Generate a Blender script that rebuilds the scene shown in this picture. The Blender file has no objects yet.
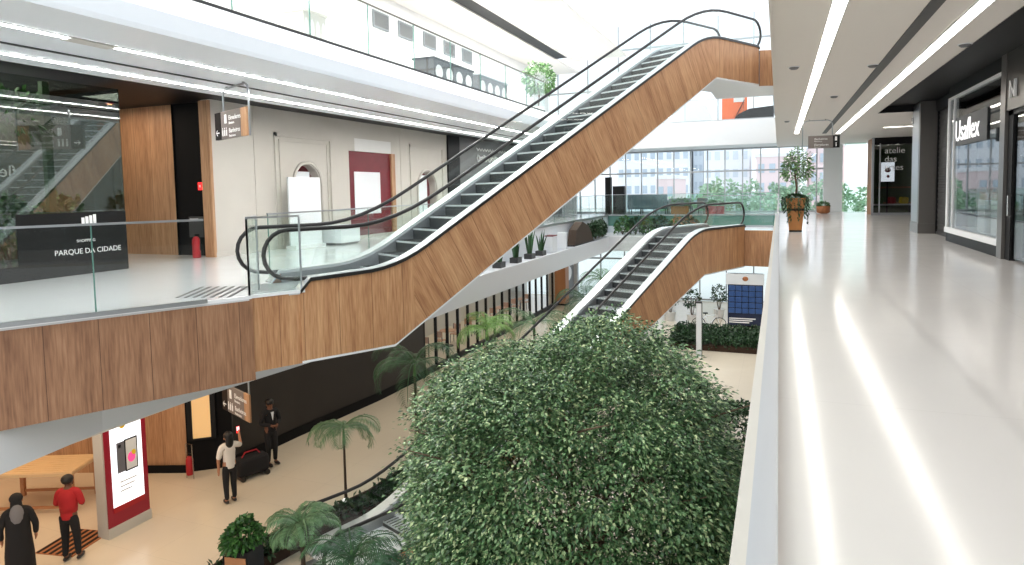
import bpy, bmesh, math, random
import numpy as np
from mathutils import Vector, Matrix
random.seed(7); RNG = np.random.default_rng(11)
SC = bpy.context.scene; COL = SC.collection
PI = math.pi
# ------------------------------------------------------------------ camera model (metres; gallery floor z=0, x=0 is the atrium edge)
H = 1.57; F = 660.0; CX = 512.0; CY = 235.7525
VV = (700.0, 10000.0); VY = (779.0, 186.0)
def _n(v): return v/np.linalg.norm(v)
_Y = _n(np.array([VY[0]-CX, -(VY[1]-CY), -F])); _D = _n(np.array([VV[0]-CX, -(VV[1]-CY), -F]))
_Z = -_D; _X = np.cross(_Y, _Z); _X = _n(_X); _Y = np.cross(_Z, _X); CM = np.array([_X, _Y, _Z])
def ray(px, py): return CM @ np.array([(px-CX)/F, (CY-py)/F, -1.0])
def atz(px, py, z):
    d = ray(px, py); t = (z-H)/d[2]; return Vector((t*d[0], t*d[1], z))
def atx(px, py, x):
    d = ray(px, py); t = x/d[0]; return Vector((x, t*d[1], H+t*d[2]))
def aty(px, py, y):
    d = ray(px, py); t = y/d[1]; return Vector((t*d[0], y, H+t*d[2]))
cam = bpy.data.objects.new('camera', bpy.data.cameras.new('camera')); COL.objects.link(cam)
cam.matrix_world = Matrix([[CM[0][0], CM[0][1], CM[0][2], 0], [CM[1][0], CM[1][1], CM[1][2], 0], [CM[2][0], CM[2][1], CM[2][2], H], [0, 0, 0, 1]])
cam.data.sensor_width = 36; cam.data.lens = F*36/1024; cam.data.shift_y = (CY-282.5)/1024
cam.data.clip_start = 0.05; cam.data.clip_end = 500
SC.camera = cam
# ------------------------------------------------------------------ materials
MATS = {}
def lin(c): return tuple(((x/12.92) if x <= .04045 else ((x+.055)/1.055)**2.4) for x in c)
def rgb(r, g, b): return lin((r/255, g/255, b/255))+(1,)
def mat(name, col, rough=.5, metal=0, emis=0, ecol=None, noise=0, nscale=6, bump=0, spec=.5, island=0, stretch=None, trans=0):
    m = bpy.data.materials.new(name); m.use_nodes = True; nt = m.node_tree; b = nt.nodes['Principled BSDF']
    b.inputs['Base Color'].default_value = col; b.inputs['Roughness'].default_value = rough; b.inputs['Metallic'].default_value = metal
    b.inputs['Specular IOR Level'].default_value = spec
    if emis: b.inputs['Emission Color'].default_value = ecol or col; b.inputs['Emission Strength'].default_value = emis
    if trans: b.inputs['Subsurface Weight'].default_value = 0
    if noise or bump:
        tc = nt.nodes.new('ShaderNodeTexCoord'); mp = nt.nodes.new('ShaderNodeMapping'); nz = nt.nodes.new('ShaderNodeTexNoise')
        nt.links.new(tc.outputs['Object'], mp.inputs[0]); nt.links.new(mp.outputs[0], nz.inputs[0]); nz.inputs['Scale'].default_value = nscale; nz.inputs['Detail'].default_value = 5
        if stretch: mp.inputs['Scale'].default_value = stretch
        if noise:
            mx = nt.nodes.new('ShaderNodeMix'); mx.data_type = 'RGBA'
            mx.inputs[6].default_value = tuple(c*(1-noise) for c in col[:3])+(1,); mx.inputs[7].default_value = tuple(min(1, c*(1+noise)) for c in col[:3])+(1,)
            nt.links.new(nz.outputs['Fac'], mx.inputs[0]); nt.links.new(mx.outputs[2], b.inputs['Base Color'])
        if bump:
            bp = nt.nodes.new('ShaderNodeBump'); bp.inputs['Strength'].default_value = bump; nt.links.new(nz.outputs['Fac'], bp.inputs['Height']); nt.links.new(bp.outputs[0], b.inputs['Normal'])
    if island:
        g = nt.nodes.new('ShaderNodeNewGeometry'); r = nt.nodes.new('ShaderNodeValToRGB')
        e = r.color_ramp.elements; e[0].color = tuple(c*(1-island) for c in col[:3])+(1,); e[1].color = tuple(min(1, c*(1+1.1*island)) for c in col[:3])+(1,)
        nt.links.new(g.outputs['Random Per Island'], r.inputs[0]); nt.links.new(r.outputs[0], b.inputs['Base Color'])
    MATS[name] = m; return m
mat('white', rgb(236, 238, 240), .45, noise=.015)
mat('ceil', rgb(232, 226, 219), .6, noise=.01)
mat('fascia', rgb(232, 236, 240), .35, noise=.015)
mat('bulkhead', rgb(214, 217, 221), .45)
mat('cream', rgb(196, 192, 184), .6, noise=.04, nscale=2)
mat('offwhite', rgb(222, 222, 220), .55, noise=.03, nscale=3)
mat('black', rgb(15, 15, 17), .5, noise=.2, spec=.25)
mat('blackgloss', rgb(16, 17, 18), .4, spec=.3)
mat('blacksoft', rgb(14, 14, 16), .8, spec=.2)
mat('steel', rgb(190, 190, 188), .25, metal=1)
mat('steelbrush', rgb(176, 180, 184), .38, metal=1, noise=.06, nscale=30, stretch=(1, .05, 1))
mat('bronze', rgb(95, 90, 84), .3, metal=.8)
mat('pillarmetal', rgb(120, 116, 112), .3, metal=.7)
mat('rubber', rgb(34, 32, 32), .35)
mat('deck', rgb(224, 228, 230), .25, metal=.35)
mat('skirt', rgb(150, 153, 156), .35, metal=.5)
mat('tread', rgb(190, 196, 198), .45, metal=.3)
mat('riser', rgb(58, 62, 64), .5, metal=.3)
mat('darkgrey', rgb(62, 62, 62), .5, noise=.1)
mat('midgrey', rgb(112, 112, 114), .5, noise=.06)
mat('signgrey', rgb(112, 104, 100), .5)
mat('red', rgb(170, 22, 34), .5)
mat('redcloth', rgb(176, 30, 36), .8, noise=.1)
mat('maroon', rgb(108, 14, 30), .45, noise=.25, nscale=3)
mat('crimson', rgb(150, 18, 44), .35)
mat('orange', rgb(238, 110, 50), .5)
mat('orangewood', rgb(176, 122, 82), .5, noise=.15, stretch=(1, 1, 8))
mat('greenpaint', rgb(96, 122, 84), .5)
mat('yellow', rgb(240, 205, 40), .5)
mat('yellowstone', rgb(196, 164, 92), .6, noise=.1)
mat('pot', rgb(176, 116, 62), .55, noise=.08)
mat('pot2', rgb(214, 186, 146), .5, noise=.08)
mat('terracotta', rgb(170, 110, 70), .7, noise=.1)
mat('soil', rgb(58, 40, 28), .9, noise=.3, nscale=20)
mat('bark', rgb(92, 74, 56), .8, noise=.3, nscale=15, bump=.3)
mat('palmbark', rgb(62, 48, 36), .8, noise=.3, nscale=25)
mat('leaf', rgb(100, 136, 88), .34, island=.55)
_m = mat('leaftree', rgb(96, 132, 84), .36, island=.5); _r = [n for n in _m.node_tree.nodes if n.type == 'VALTORGB'][0].color_ramp
_r.elements[0].color = rgb(34, 64, 36); _r.elements[1].color = rgb(190, 202, 150); _e = _r.elements.new(.5); _e.color = rgb(80, 118, 72); _e = _r.elements.new(.85); _e.color = rgb(132, 162, 112)
mat('leafmid', rgb(66, 108, 52), .4, island=.5)
mat('leafdark', rgb(34, 66, 34), .5, island=.5)
mat('leaflight', rgb(120, 160, 84), .5, island=.4)
mat('palm', rgb(50, 92, 56), .4, island=.35)
mat('palmpale', rgb(92, 126, 84), .45, island=.3)
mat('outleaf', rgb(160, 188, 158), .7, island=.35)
mat('bluegrey', rgb(96, 112, 122), .7, noise=.08)
mat('armgrey', rgb(120, 124, 128), .7, noise=.08)
mat('blue', rgb(52, 84, 138), .35, noise=.1)
mat('bluedark', rgb(26, 38, 66), .4)
mat('paper', rgb(228, 232, 236), .7)
mat('skin', rgb(176, 122, 92), .55)
mat('skindark', rgb(112, 72, 52), .55)
mat('hair', rgb(20, 16, 14), .5)
mat('whitecloth', rgb(225, 218, 210), .8)
mat('blackcloth', rgb(20, 20, 24), .85)
mat('greycloth', rgb(120, 118, 122), .85)
mat('building', rgb(240, 242, 246), .8, noise=.03)
mat('buildinggrey', rgb(214, 222, 230), .8)
mat('buildingpink', rgb(236, 214, 214), .8)
mat('pane', rgb(186, 198, 210), .3)  # windows of the outside blocks, paled to put the haze into their colour
mat('outground', rgb(222, 226, 220), .9, noise=.1)
mat('letter', rgb(250, 250, 250), .5, emis=.6, ecol=(1, 1, 1, 1))
mat('letterwhite', rgb(240, 240, 240), .5)
mat('lettergold', rgb(250, 220, 120), .5, emis=1.5)
mat('redlamp', rgb(230, 40, 40), .5, emis=1.6)
mat('strip', rgb(255, 250, 238), .5, emis=8, ecol=(1, .95, .87, 1))
mat('stripcool', rgb(250, 250, 255), .5, emis=27, ecol=(1, .97, .92, 1))
mat('downlight', rgb(255, 220, 180), .5, emis=8, ecol=(1, .8, .6, 1))
mat('screen', rgb(236, 240, 248), .4, emis=.75, ecol=(.92, .95, 1, 1))
mat('warmpanel', rgb(214, 156, 92), .5, emis=.35, ecol=(1, .6, .25, 1))
mat('screenpink', rgb(220, 60, 120), .4, emis=.6, ecol=(.8, .08, .25, 1))
mat('screengrey', rgb(110, 112, 122), .4)
mat('darkwall', rgb(34, 28, 25), .5, noise=.3, nscale=1.5, stretch=(1, 1, .3))

def wood(name, c1, c2, c3, rough=.5, uv=True, sc=1.0, vs=.22):
    m = bpy.data.materials.new(name); m.use_nodes = True; nt = m.node_tree; b = nt.nodes['Principled BSDF']; N = nt.nodes.new; L = nt.links.new
    tc = N('ShaderNodeTexCoord'); mp = N('ShaderNodeMapping'); mp.inputs['Scale'].default_value = (sc, .07, 1) if uv else (sc, sc, .07)
    L(tc.outputs['UV' if uv else 'Object'], mp.inputs[0])
    n1 = N('ShaderNodeTexNoise'); n1.inputs['Scale'].default_value = 5.5; n1.inputs['Detail'].default_value = 3; L(mp.outputs[0], n1.inputs[0])
    n2 = N('ShaderNodeTexNoise'); n2.inputs['Scale'].default_value = 34; n2.inputs['Detail'].default_value = 4; L(mp.outputs[0], n2.inputs[0])
    ad = N('ShaderNodeMath'); ad.operation = 'MULTIPLY_ADD'; L(n2.outputs['Fac'], ad.inputs[0]); ad.inputs[1].default_value = .55; 
    ad2 = N('ShaderNodeMath'); ad2.operation = 'MULTIPLY'; L(n1.outputs['Fac'], ad2.inputs[0]); ad2.inputs[1].default_value = .5; L(ad2.outputs[0], ad.inputs[2])
    r = N('ShaderNodeValToRGB'); e = r.color_ramp.elements; e[0].position = .36; e[0].color = c1; e[1].position = .68; e[1].color = c3; k = e.new(.52); k.color = c2
    L(ad.outputs[0], r.inputs[0])
    # fine joints between planks
    sx = N('ShaderNodeSeparateXYZ'); L(tc.outputs['UV' if uv else 'Object'], sx.inputs[0])
    fr = N('ShaderNodeMath'); fr.operation = 'FRACT'; dv = N('ShaderNodeMath'); dv.operation = 'MULTIPLY'; dv.inputs[1].default_value = 1/.62; L(sx.outputs[0], dv.inputs[0]); L(dv.outputs[0], fr.inputs[0])
    lt = N('ShaderNodeMath'); lt.operation = 'LESS_THAN'; lt.inputs[1].default_value = .016; L(fr.outputs[0], lt.inputs[0])
    mx = N('ShaderNodeMix'); mx.data_type = 'RGBA'; L(lt.outputs[0], mx.inputs[0]); L(r.outputs[0], mx.inputs[6]); mx.inputs[7].default_value = tuple(c*.6 for c in c1[:3])+(1,)
    L(mx.outputs[2], b.inputs['Base Color']); b.inputs['Roughness'].default_value = rough; MATS[name] = m; return m
wood('wood', rgb(156, 108, 74), rgb(186, 138, 98), rgb(206, 162, 120))
wood('woodfascia', rgb(118, 82, 60), rgb(148, 108, 80), rgb(170, 130, 100))
wood('woodtrim', rgb(148, 108, 78), rgb(176, 134, 98), rgb(194, 154, 118), uv=False)
wood('darkwood', rgb(30, 24, 20), rgb(48, 38, 32), rgb(66, 52, 42), .4, uv=False, sc=1, vs=.2)

def stone(name, c, c2, rough, tile=(1.2, 1.2), joint=.35, spec=.5):
    m = bpy.data.materials.new(name); m.use_nodes = True; nt = m.node_tree; b = nt.nodes['Principled BSDF']; N = nt.nodes.new; L = nt.links.new
    tc = N('ShaderNodeTexCoord'); nz = N('ShaderNodeTexNoise'); nz.inputs['Scale'].default_value = .7; nz.inputs['Detail'].default_value = 6; L(tc.outputs['Object'], nz.inputs[0])
    mx = N('ShaderNodeMix'); mx.data_type = 'RGBA'; L(nz.outputs['Fac'], mx.inputs[0]); mx.inputs[6].default_value = c; mx.inputs[7].default_value = c2
    sx = N('ShaderNodeSeparateXYZ'); L(tc.outputs['Object'], sx.inputs[0]); outs = []
    for i, t in enumerate(tile):
        a = N('ShaderNodeMath'); a.operation = 'MULTIPLY'; a.inputs[1].default_value = 1/t; L(sx.outputs[i], a.inputs[0])
        f = N('ShaderNodeMath'); f.operation = 'FRACT'; L(a.outputs[0], f.inputs[0]); l = N('ShaderNodeMath'); l.operation = 'LESS_THAN'; l.inputs[1].default_value = .007/t; L(f.outputs[0], l.inputs[0]); outs.append(l)
    mm = N('ShaderNodeMath'); mm.operation = 'MAXIMUM'; L(outs[0].outputs[0], mm.inputs[0]); L(outs[1].outputs[0], mm.inputs[1])
    sc = N('ShaderNodeMath'); sc.operation = 'MULTIPLY'; sc.inputs[1].default_value = joint; L(mm.outputs[0], sc.inputs[0])
    m2 = N('ShaderNodeMix'); m2.data_type = 'RGBA'; L(sc.outputs[0], m2.inputs[0]); L(mx.outputs[2], m2.inputs[6]); m2.inputs[7].default_value = tuple(x*.4 for x in c[:3])+(1,)
    L(m2.outputs[2], b.inputs['Base Color'])
    n2 = N('ShaderNodeTexNoise'); n2.inputs['Scale'].default_value = 1.6; L(tc.outputs['Object'], n2.inputs[0])
    rr = N('ShaderNodeMapRange'); rr.inputs[3].default_value = rough*.8; rr.inputs[4].default_value = rough*1.25; L(n2.outputs['Fac'], rr.inputs[0]); L(rr.outputs[0], b.inputs['Roughness'])
    b.inputs['Specular IOR Level'].default_value = spec; MATS[name] = m
stone('floor', rgb(208, 205, 203), rgb(216, 213, 211), .13, (2.6, 2.6), .16, .24)
stone('floorleft', rgb(206, 208, 210), rgb(216, 217, 219), .12, (1.2, 1.2), .12, .6)
stone('floorlow', rgb(216, 204, 184), rgb(224, 213, 194), .22, (1.3, 1.3), .25, .5)

def glass(name, tint=(.93, .98, .96), refl=.08, rough=0.0, opac=0.0, ocol=(1, 1, 1)):
    m = bpy.data.materials.new(name); m.use_nodes = True; nt = m.node_tree; nt.nodes.clear(); N = nt.nodes.new; L = nt.links.new
    o = N('ShaderNodeOutputMaterial'); t = N('ShaderNodeBsdfTransparent'); t.inputs[0].default_value = tint+(1,)
    g = N('ShaderNodeBsdfGlossy'); g.inputs['Roughness'].default_value = rough; g.inputs[0].default_value = (1, 1, 1, 1)
    f = N('ShaderNodeLayerWeight'); f.inputs[0].default_value = .5; p5 = N('ShaderNodeMath'); p5.operation = 'POWER'; p5.inputs[1].default_value = 4.5; L(f.outputs['Facing'], p5.inputs[0])
    a = N('ShaderNodeMath'); a.operation = 'MULTIPLY_ADD'; a.use_clamp = True; a.inputs[1].default_value = .5; a.inputs[2].default_value = refl*.5; L(p5.outputs[0], a.inputs[0])
    mx = N('ShaderNodeMixShader'); L(a.outputs[0], mx.inputs[0]); L(t.outputs[0], mx.inputs[1]); L(g.outputs[0], mx.inputs[2]); last = mx
    if opac:
        d = N('ShaderNodeBsdfDiffuse'); d.inputs[0].default_value = ocol+(1,); m2 = N('ShaderNodeMixShader'); m2.inputs[0].default_value = opac; L(mx.outputs[0], m2.inputs[1]); L(d.outputs[0], m2.inputs[2]); last = m2
    L(last.outputs[0], o.inputs[0]); MATS[name] = m
glass('glass', (.965, .99, .98), .06)
glass('glassgreen', (.86, .95, .92), .08)
glass('glassedge', (.25, .5, .45), .2, opac=.5, ocol=(.2, .42, .36))
glass('darkglass', (.55, .6, .57), .2)
glass('shopglass', (.74, .76, .77), .2)
glass('facade', (.95, .98, 1), .05)

# ------------------------------------------------------------------ mesh helpers
class MB:
    def __init__(s): s.v = []; s.f = []; s.m = []; s.uv = []; s.useuv = False
    def add(s, vs, fs, mi=0, uvs=None):
        o = len(s.v); s.v += [tuple(x) for x in vs]
        for i, f in enumerate(fs):
            s.f.append([o+k for k in f]); s.m.append(mi)
            if uvs: s.useuv = True; s.uv.append([uvs[k] for k in f])
            else: s.uv.append([(0, 0)]*len(f))
        return s
    def box(s, x0, x1, y0, y1, z0, z1, mi=0):
        return s.add([(x0, y0, z0), (x1, y0, z0), (x1, y1, z0), (x0, y1, z0), (x0, y0, z1), (x1, y0, z1), (x1, y1, z1), (x0, y1, z1)],
              [(0, 3, 2, 1), (4, 5, 6, 7), (0, 1, 5, 4), (1, 2, 6, 5), (2, 3, 7, 6), (3, 0, 4, 7)], mi)
    def obox(s, c, u, v, w, mi=0):   # centre and three half-vectors
        c, u, v, w = map(Vector, (c, u, v, w)); P = [c+u*a+v*b+w*d for d in (-1, 1) for b in (-1, 1) for a in (-1, 1)]
        return s.add(P, [(0, 2, 3, 1), (4, 5, 7, 6), (0, 1, 5, 4), (1, 3, 7, 5), (3, 2, 6, 7), (2, 0, 4, 6)], mi)
    def bar(s, a, b, w, h=None, mi=0):
        a, b = Vector(a), Vector(b); d = b-a; h = h or w; up = Vector((0, 0, 1)) if abs(d.normalized().z) < .95 else Vector((0, 1, 0))
        sd = d.cross(up).normalized(); up = sd.cross(d).normalized()
        return s.obox((a+b)/2, d/2, sd*w/2, up*h/2, mi)
    def prism(s, pts, z0, z1, mi=0):
        n = len(pts); return s.add([(p[0], p[1], z0) for p in pts]+[(p[0], p[1], z1) for p in pts],
              [tuple(range(n-1, -1, -1)), tuple(range(n, 2*n))]+[(i, (i+1) % n, n+(i+1) % n, n+i) for i in range(n)], mi)
    def tube(s, path, r, n=8, mi=0, caps=True):
        path = [Vector(p) for p in path]; R = r if isinstance(r, (list, tuple)) else [r]*len(path); o = len(s.v); vs = []; prev = None
        for i, p in enumerate(path):
            d = (path[min(i+1, len(path)-1)]-path[max(i-1, 0)]).normalized()
            if prev is None:
                a = d.cross(Vector((0, 0, 1)));
                if a.length < .05: a = d.cross(Vector((0, 1, 0)))
                a.normalize()
            else:
                a = prev-d*prev.dot(d); a.normalize()
            prev = a; b = d.cross(a)
            for k in range(n): t = 2*PI*k/n; vs.append(p+(a*math.cos(t)+b*math.sin(t))*R[i])
        fs = [(i*n+k, i*n+(k+1) % n, (i+1)*n+(k+1) % n, (i+1)*n+k) for i in range(len(path)-1) for k in range(n)]
        if caps: fs += [tuple(range(n-1, -1, -1)), tuple((len(path)-1)*n+k for k in range(n))]
        return s.add(vs, fs, mi)
    def lathe(s, prof, c=(0, 0, 0), n=20, mi=0, sq=False):
        vs = []
        for r, z in prof:
            for k in range(n): t = 2*PI*k/n; vs.append((c[0]+r*math.cos(t), c[1]+r*math.sin(t), c[2]+z))
        m = len(prof); fs = [(i*n+k, i*n+(k+1) % n, (i+1)*n+(k+1) % n, (i+1)*n+k) for i in range(m-1) for k in range(n)]
        fs += [tuple(range(n-1, -1, -1)), tuple((m-1)*n+k for k in range(n))]
        return s.add(vs, fs, mi)
    def ball(s, c, r, n=12, m=8, mi=0):
        rx, ry, rz = r if isinstance(r, (list, tuple)) else (r, r, r); vs = []
        for i in range(m+1):
            ph = -PI/2+PI*i/m
            for k in range(n): t = 2*PI*k/n; vs.append((c[0]+rx*math.cos(ph)*math.cos(t), c[1]+ry*math.cos(ph)*math.sin(t), c[2]+rz*math.sin(ph)))
        return s.add(vs, [(i*n+k, i*n+(k+1) % n, (i+1)*n+(k+1) % n, (i+1)*n+k) for i in range(m) for k in range(n)], mi)
    def build(s, name, m, parent=None, smooth=False):
        me = bpy.data.meshes.new(name); me.from_pydata(s.v, [], s.f)
        for x in (m if isinstance(m, (list, tuple)) else [m]): me.materials.append(MATS[x])
        me.polygons.foreach_set('material_index', s.m)
        if s.useuv:
            l = me.uv_layers.new(name='UVMap'); l.data.foreach_set('uv', [c for f in s.uv for p in f for c in p])
        if smooth: me.polygons.foreach_set('use_smooth', [True]*len(me.polygons))
        me.update(); o = bpy.data.objects.new(name, me); COL.objects.link(o)
        if parent: o.parent = parent
        return o
def tag(o, label, cat, group=None, kind=None):
    if label: o['label'] = label
    if cat: o['category'] = cat
    if group: o['group'] = group
    if kind: o['kind'] = kind
    return o
def struct(o, label=None):
    o['kind'] = 'structure'
    if label: o['label'] = label
    return o
def thing(name, label, cat, loc=(0, 0, 0), rz=0, group=None):
    o = bpy.data.objects.new(name, None); COL.objects.link(o); o.location = loc; o.rotation_euler = (0, 0, rz); o.empty_display_size = .2
    return tag(o, label, cat, group)
def copy_tree(o, parent=None):
    c = o.copy(); COL.objects.link(c)
    if parent: c.parent = parent
    for ch in list(o.children): copy_tree(ch, c)
    return c
def dup(o, loc, rz=None, label=None, scale=None):
    c = copy_tree(o); c.location = loc
    if rz is not None: c.rotation_euler = (0, 0, rz)
    if label: c['label'] = label
    if scale: c.scale = (scale,)*3 if not isinstance(scale, (tuple, list)) else scale
    return c
def text(body, size, loc, xdir, m, parent=None, name='lettering', ext=.008, align='LEFT', up=(0, 0, 1)):
    cu = bpy.data.curves.new(name, 'FONT'); cu.body = body; cu.size = size; cu.extrude = ext; cu.align_x = align; cu.resolution_u = 3
    tmp = bpy.data.objects.new('tmp_text', cu); me = bpy.data.meshes.new_from_object(tmp); bpy.data.objects.remove(tmp); bpy.data.curves.remove(cu); me.name = name; me.materials.clear(); me.materials.append(MATS[m]); o = bpy.data.objects.new(name, me); COL.objects.link(o)
    x = Vector(xdir).normalized(); y = Vector(up); z = x.cross(y)
    R = Matrix((x, y, z)).transposed().to_4x4(); M = Matrix.Translation(Vector(loc)) @ R
    if parent: o.parent = parent
    o.matrix_local = M
    return o
def bevel(o, w=.01, seg=2):
    b = o.modifiers.new('bevel', 'BEVEL'); b.width = w; b.segments = seg; b.limit_method = 'ANGLE'; return o
# leaves: P points, A directions (length l), W width
def leaves_obj(name, P, A, l, w, m, parent=None, droop=.25, B=None):
    n = len(P); A = A/np.linalg.norm(A, axis=1, keepdims=True)
    if B is None: B = RNG.normal(size=(n, 3))
    B = B-(B*A).sum(1, keepdims=True)*A; B /= np.linalg.norm(B, axis=1, keepdims=True)
    l = np.asarray(l).reshape(-1, 1)*np.ones((n, 1)); w = np.asarray(w).reshape(-1, 1)*np.ones((n, 1))
    mid = P+A*l*.45; tip = P+A*l; tip[:, 2] -= droop*l[:, 0]
    V = np.stack([P, mid+B*w/2, tip, mid-B*w/2], 1).reshape(-1, 3)
    me = bpy.data.meshes.new(name); me.vertices.add(4*n); me.vertices.foreach_set('co', V.ravel()); me.loops.add(4*n); me.polygons.add(n)
    me.loops.foreach_set('vertex_index', np.arange(4*n)); me.polygons.foreach_set('loop_start', np.arange(n)*4); me.polygons.foreach_set('loop_total', np.full(n, 4))
    me.materials.append(MATS[m]); me.update(); me.validate()
    o = bpy.data.objects.new(name, me); COL.objects.link(o)
    if parent: o.parent = parent
    return o
def shell_points(n, c, r, zmin=-1.0, inner=.75, lumps=0, seed=1):
    g = np.random.default_rng(seed); D = g.normal(size=(n*3, 3)); D /= np.linalg.norm(D, axis=1, keepdims=True); D = D[D[:, 2] > zmin][:n]; n = len(D)
    rad = inner+(1-inner)*g.random(n)**.5
    if lumps:
        Lp = g.normal(size=(lumps, 3)); Lp /= np.linalg.norm(Lp, axis=1, keepdims=True)
        k = (D@Lp.T).max(1); rad *= .86+.16*np.clip((k-.9)/.1, -1, 1)
    return D*rad[:, None]*np.array(r)+np.array(c), D
def bush(name, label, cat, c, r, n, leaf=.09, m='leafmid', group=None, zmin=-.35, seed=1, stem=True, base=None):
    t = thing(name, label, cat, (c[0], c[1], base if base is not None else c[2]-r[2]*.6), 0, group); dz = c[2]-t.location[2]
    P, D = shell_points(n, (0, 0, dz), r, zmin, .55, 12, seed); A = D+RNG.normal(size=D.shape)*.6
    leaves_obj('foliage', P, A, leaf*(.7+.6*RNG.random(len(P))), leaf*.55, m, t)
    if stem:
        b = MB()
        for k in range(5):
            a = 2*PI*k/5+seed; b.tube([(0, 0, 0), (r[0]*.3*math.cos(a), r[1]*.3*math.sin(a), dz*.6), (r[0]*.6*math.cos(a), r[1]*.6*math.sin(a), dz+r[2]*.2)], [.02, .014, .008], 5)
        b.build('stem', 'bark', t)
    return t
# ================================================================== THE SETTING
FL = -5.6; F2 = 5.42; RH = 1.25
struct(MB().box(0, 7.5, -4, 42.9, -.05, 0).build('floor', 'floor'), 'polished pale stone floor of the right gallery')
struct(MB().box(-.18, 7.5, -4, 42.9, -1.2, -.052).build('trim_1', 'fascia'))
struct(MB().box(-.18, -.002, -4, 38, -.05, .012).build('trim_2', 'cream'), 'pale stone kerb along the right gallery edge')
struct(MB().prism([(-24, -6), (12, -6), (12, 42.9), (-24, 42.9)], FL-.2, FL).build('floor_low', 'floorlow'), 'pale stone floor of the lower level')
# left gallery slab
LEFT = [(-22, -5), (-14.1, -5), (-7.62, 7.89), (-7.72, 7.95), (-7.24, 8.68), (-8.65, 9.45), (-8.75, 11.7), (-9.4, 15.0), (-9.5, 20), (-9.5, 39), (-.18, 39), (-.18, 42.9), (-22, 42.9)]
struct(MB().prism(LEFT, -.05, 0).build('floor_left', 'floorleft'), 'pale polished floor of the left gallery')
ins = [(-22, -5), (-14.0, -5), (-7.75, 7.7), (-7.9, 8.0), (-7.5, 8.5), (-8.75, 9.3), (-8.85, 11.7), (-9.45, 15.0), (-9.55, 20), (-9.55, 39.05), (-.18, 39.05), (-.18, 42.9), (-22, 42.9)]
struct(MB().prism(ins, -1.1, -.052).build('trim_3', 'fascia'))
# bulkhead ledge below the left gallery, bowing out over the lower level
BK = [(-9.3, -2.0), (-9.07, 5.06), (-9.3, 6.6), (-9.2, 8.41), (-8.95, 10.6), (-8.8, 13), (-8.8, 36.2), (-.18, 36.2), (-.18, 42.9), (-13.7, 42.9), (-13.7, 14), (-14.3, 12.4), (-20, 12.4), (-20, -2)]
struct(MB().prism(BK, -1.87, -1.102).build('trim_4', 'bulkhead'), 'smooth pale bulkhead below the left gallery')
def uvstrip(mb, a, b, z0, z1, th=.06, u0=0):
    a, b = Vector((*a, 0)), Vector((*b, 0)); d = b-a; L = d.length; n = Vector((d.y, -d.x, 0)).normalized()*th
    vs = [a+Vector((0, 0, z0)), b+Vector((0, 0, z0)), b+Vector((0, 0, z1)), a+Vector((0, 0, z1))]; vs += [v-n for v in vs]
    uv = [(u0, 0), (u0+L, 0), (u0+L, z1-z0), (u0, z1-z0)]*2
    mb.add(vs, [(0, 1, 2, 3), (5, 4, 7, 6), (3, 2, 6, 7), (1, 0, 4, 5), (1, 5, 6, 2), (0, 3, 7, 4)], 0, uv)
m = MB(); uvstrip(m, (-14.1, -5), (-7.6, 7.93), -1.31, -.03); struct(m.build('trim_5', 'woodfascia'), 'vertical timber cladding on the edge of the left gallery')
m = MB(); uvstrip(m, (-7.66, 7.93), (-7.26, 8.69), -1.2, -.02, u0=20); struct(m.build('trim_6', 'wood'), 'short timber clad block beside the escalator foot')
m = MB(); m.bar((-14.13, -5, 0), (-7.62, 7.93, 0), .05, .05); m.bar((-7.66, 7.95, 0), (-7.24, 8.72, 0), .05, .05); struct(m.build('trim_7', 'white'))
# floor access grille at the escalator landing
m = MB()
for k in range(7): m.bar((-9.35+.13*k, 8.6+.045*k, .004), (-8.75+.13*k, 7.55+.045*k, .004), .05, .006)
tag(m.build('floor_grille', 'darkgrey'), 'ribbed dark strips of tactile paving on the left gallery floor', 'tactile paving')

# ceiling of the first floor, both sides
struct(MB().prism([(-.12, -4), (3.02, -4), (3.02, 25), (7, 25), (7, 42.9), (-.12, 42.9)], 3.9, 3.98).build('ceiling', 'ceil'), 'flat ceiling over the right gallery')
struct(MB().box(3.02, 7, -4, 25, 4.12, 4.2).box(3.0, 3.02, -4, 25, 3.9, 4.15).box(3.02, 4.3, 24.98, 25.0, 3.9, 4.15).build('ceiling_1', 'black'))
struct(MB().box(-.14, -.1, -4, 39.6, 3.86, 5.42).build('trim_8', 'ceil'))
struct(MB().box(-.1, 8, -4, 42.9, 4.3, 5.4).build('floor_upper', 'white'))
struct(MB().box(-12.0, -8.2, -5, 39.6, 3.9, 3.98).build('ceiling_2', 'fascia'), 'pale ceiling strip over the left gallery')
struct(MB().box(-20, -12.0, -5, 42.9, 4.08, 4.16).box(-12.02, -12.0, -5, 39.6, 3.9, 4.1).build('ceiling_3', 'black'))
m = MB(); m.add([(-8.2, -5, 3.9), (-8.2, 39.6, 3.9), (-8.25, 39.6, 4.25), (-8.25, -5, 4.25), (-10.5, -5, 5.35), (-10.5, 39.6, 5.35), (-10.7, -5, 5.35), (-10.7, 39.6, 5.35), (-10.7, -5, 3.95), (-10.7, 39.6, 3.95)],
    [(0, 1, 2, 3), (3, 2, 5, 4), (4, 5, 7, 6), (6, 7, 9, 8), (8, 9, 1, 0), (1, 9, 7, 5, 2), (0, 3, 4, 6, 8)])
struct(m.build('trim_9', 'fascia'), 'smooth sloping white edge of the upper left gallery')
struct(MB().box(-20, -10.7, -5, 42.9, 4.3, 5.34).build('floor_upper_left', 'white'))
struct(MB().box(-20, -.14, 39.6, 42.9, 3.95, 5.35).build('floor_upper_far', 'white'), 'white edge of the upper floor at the far end')
struct(MB().box(-10.6, -10.5, -5, 30.5, 5.35, 5.42).build('trim_10', 'rubber'))
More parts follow.
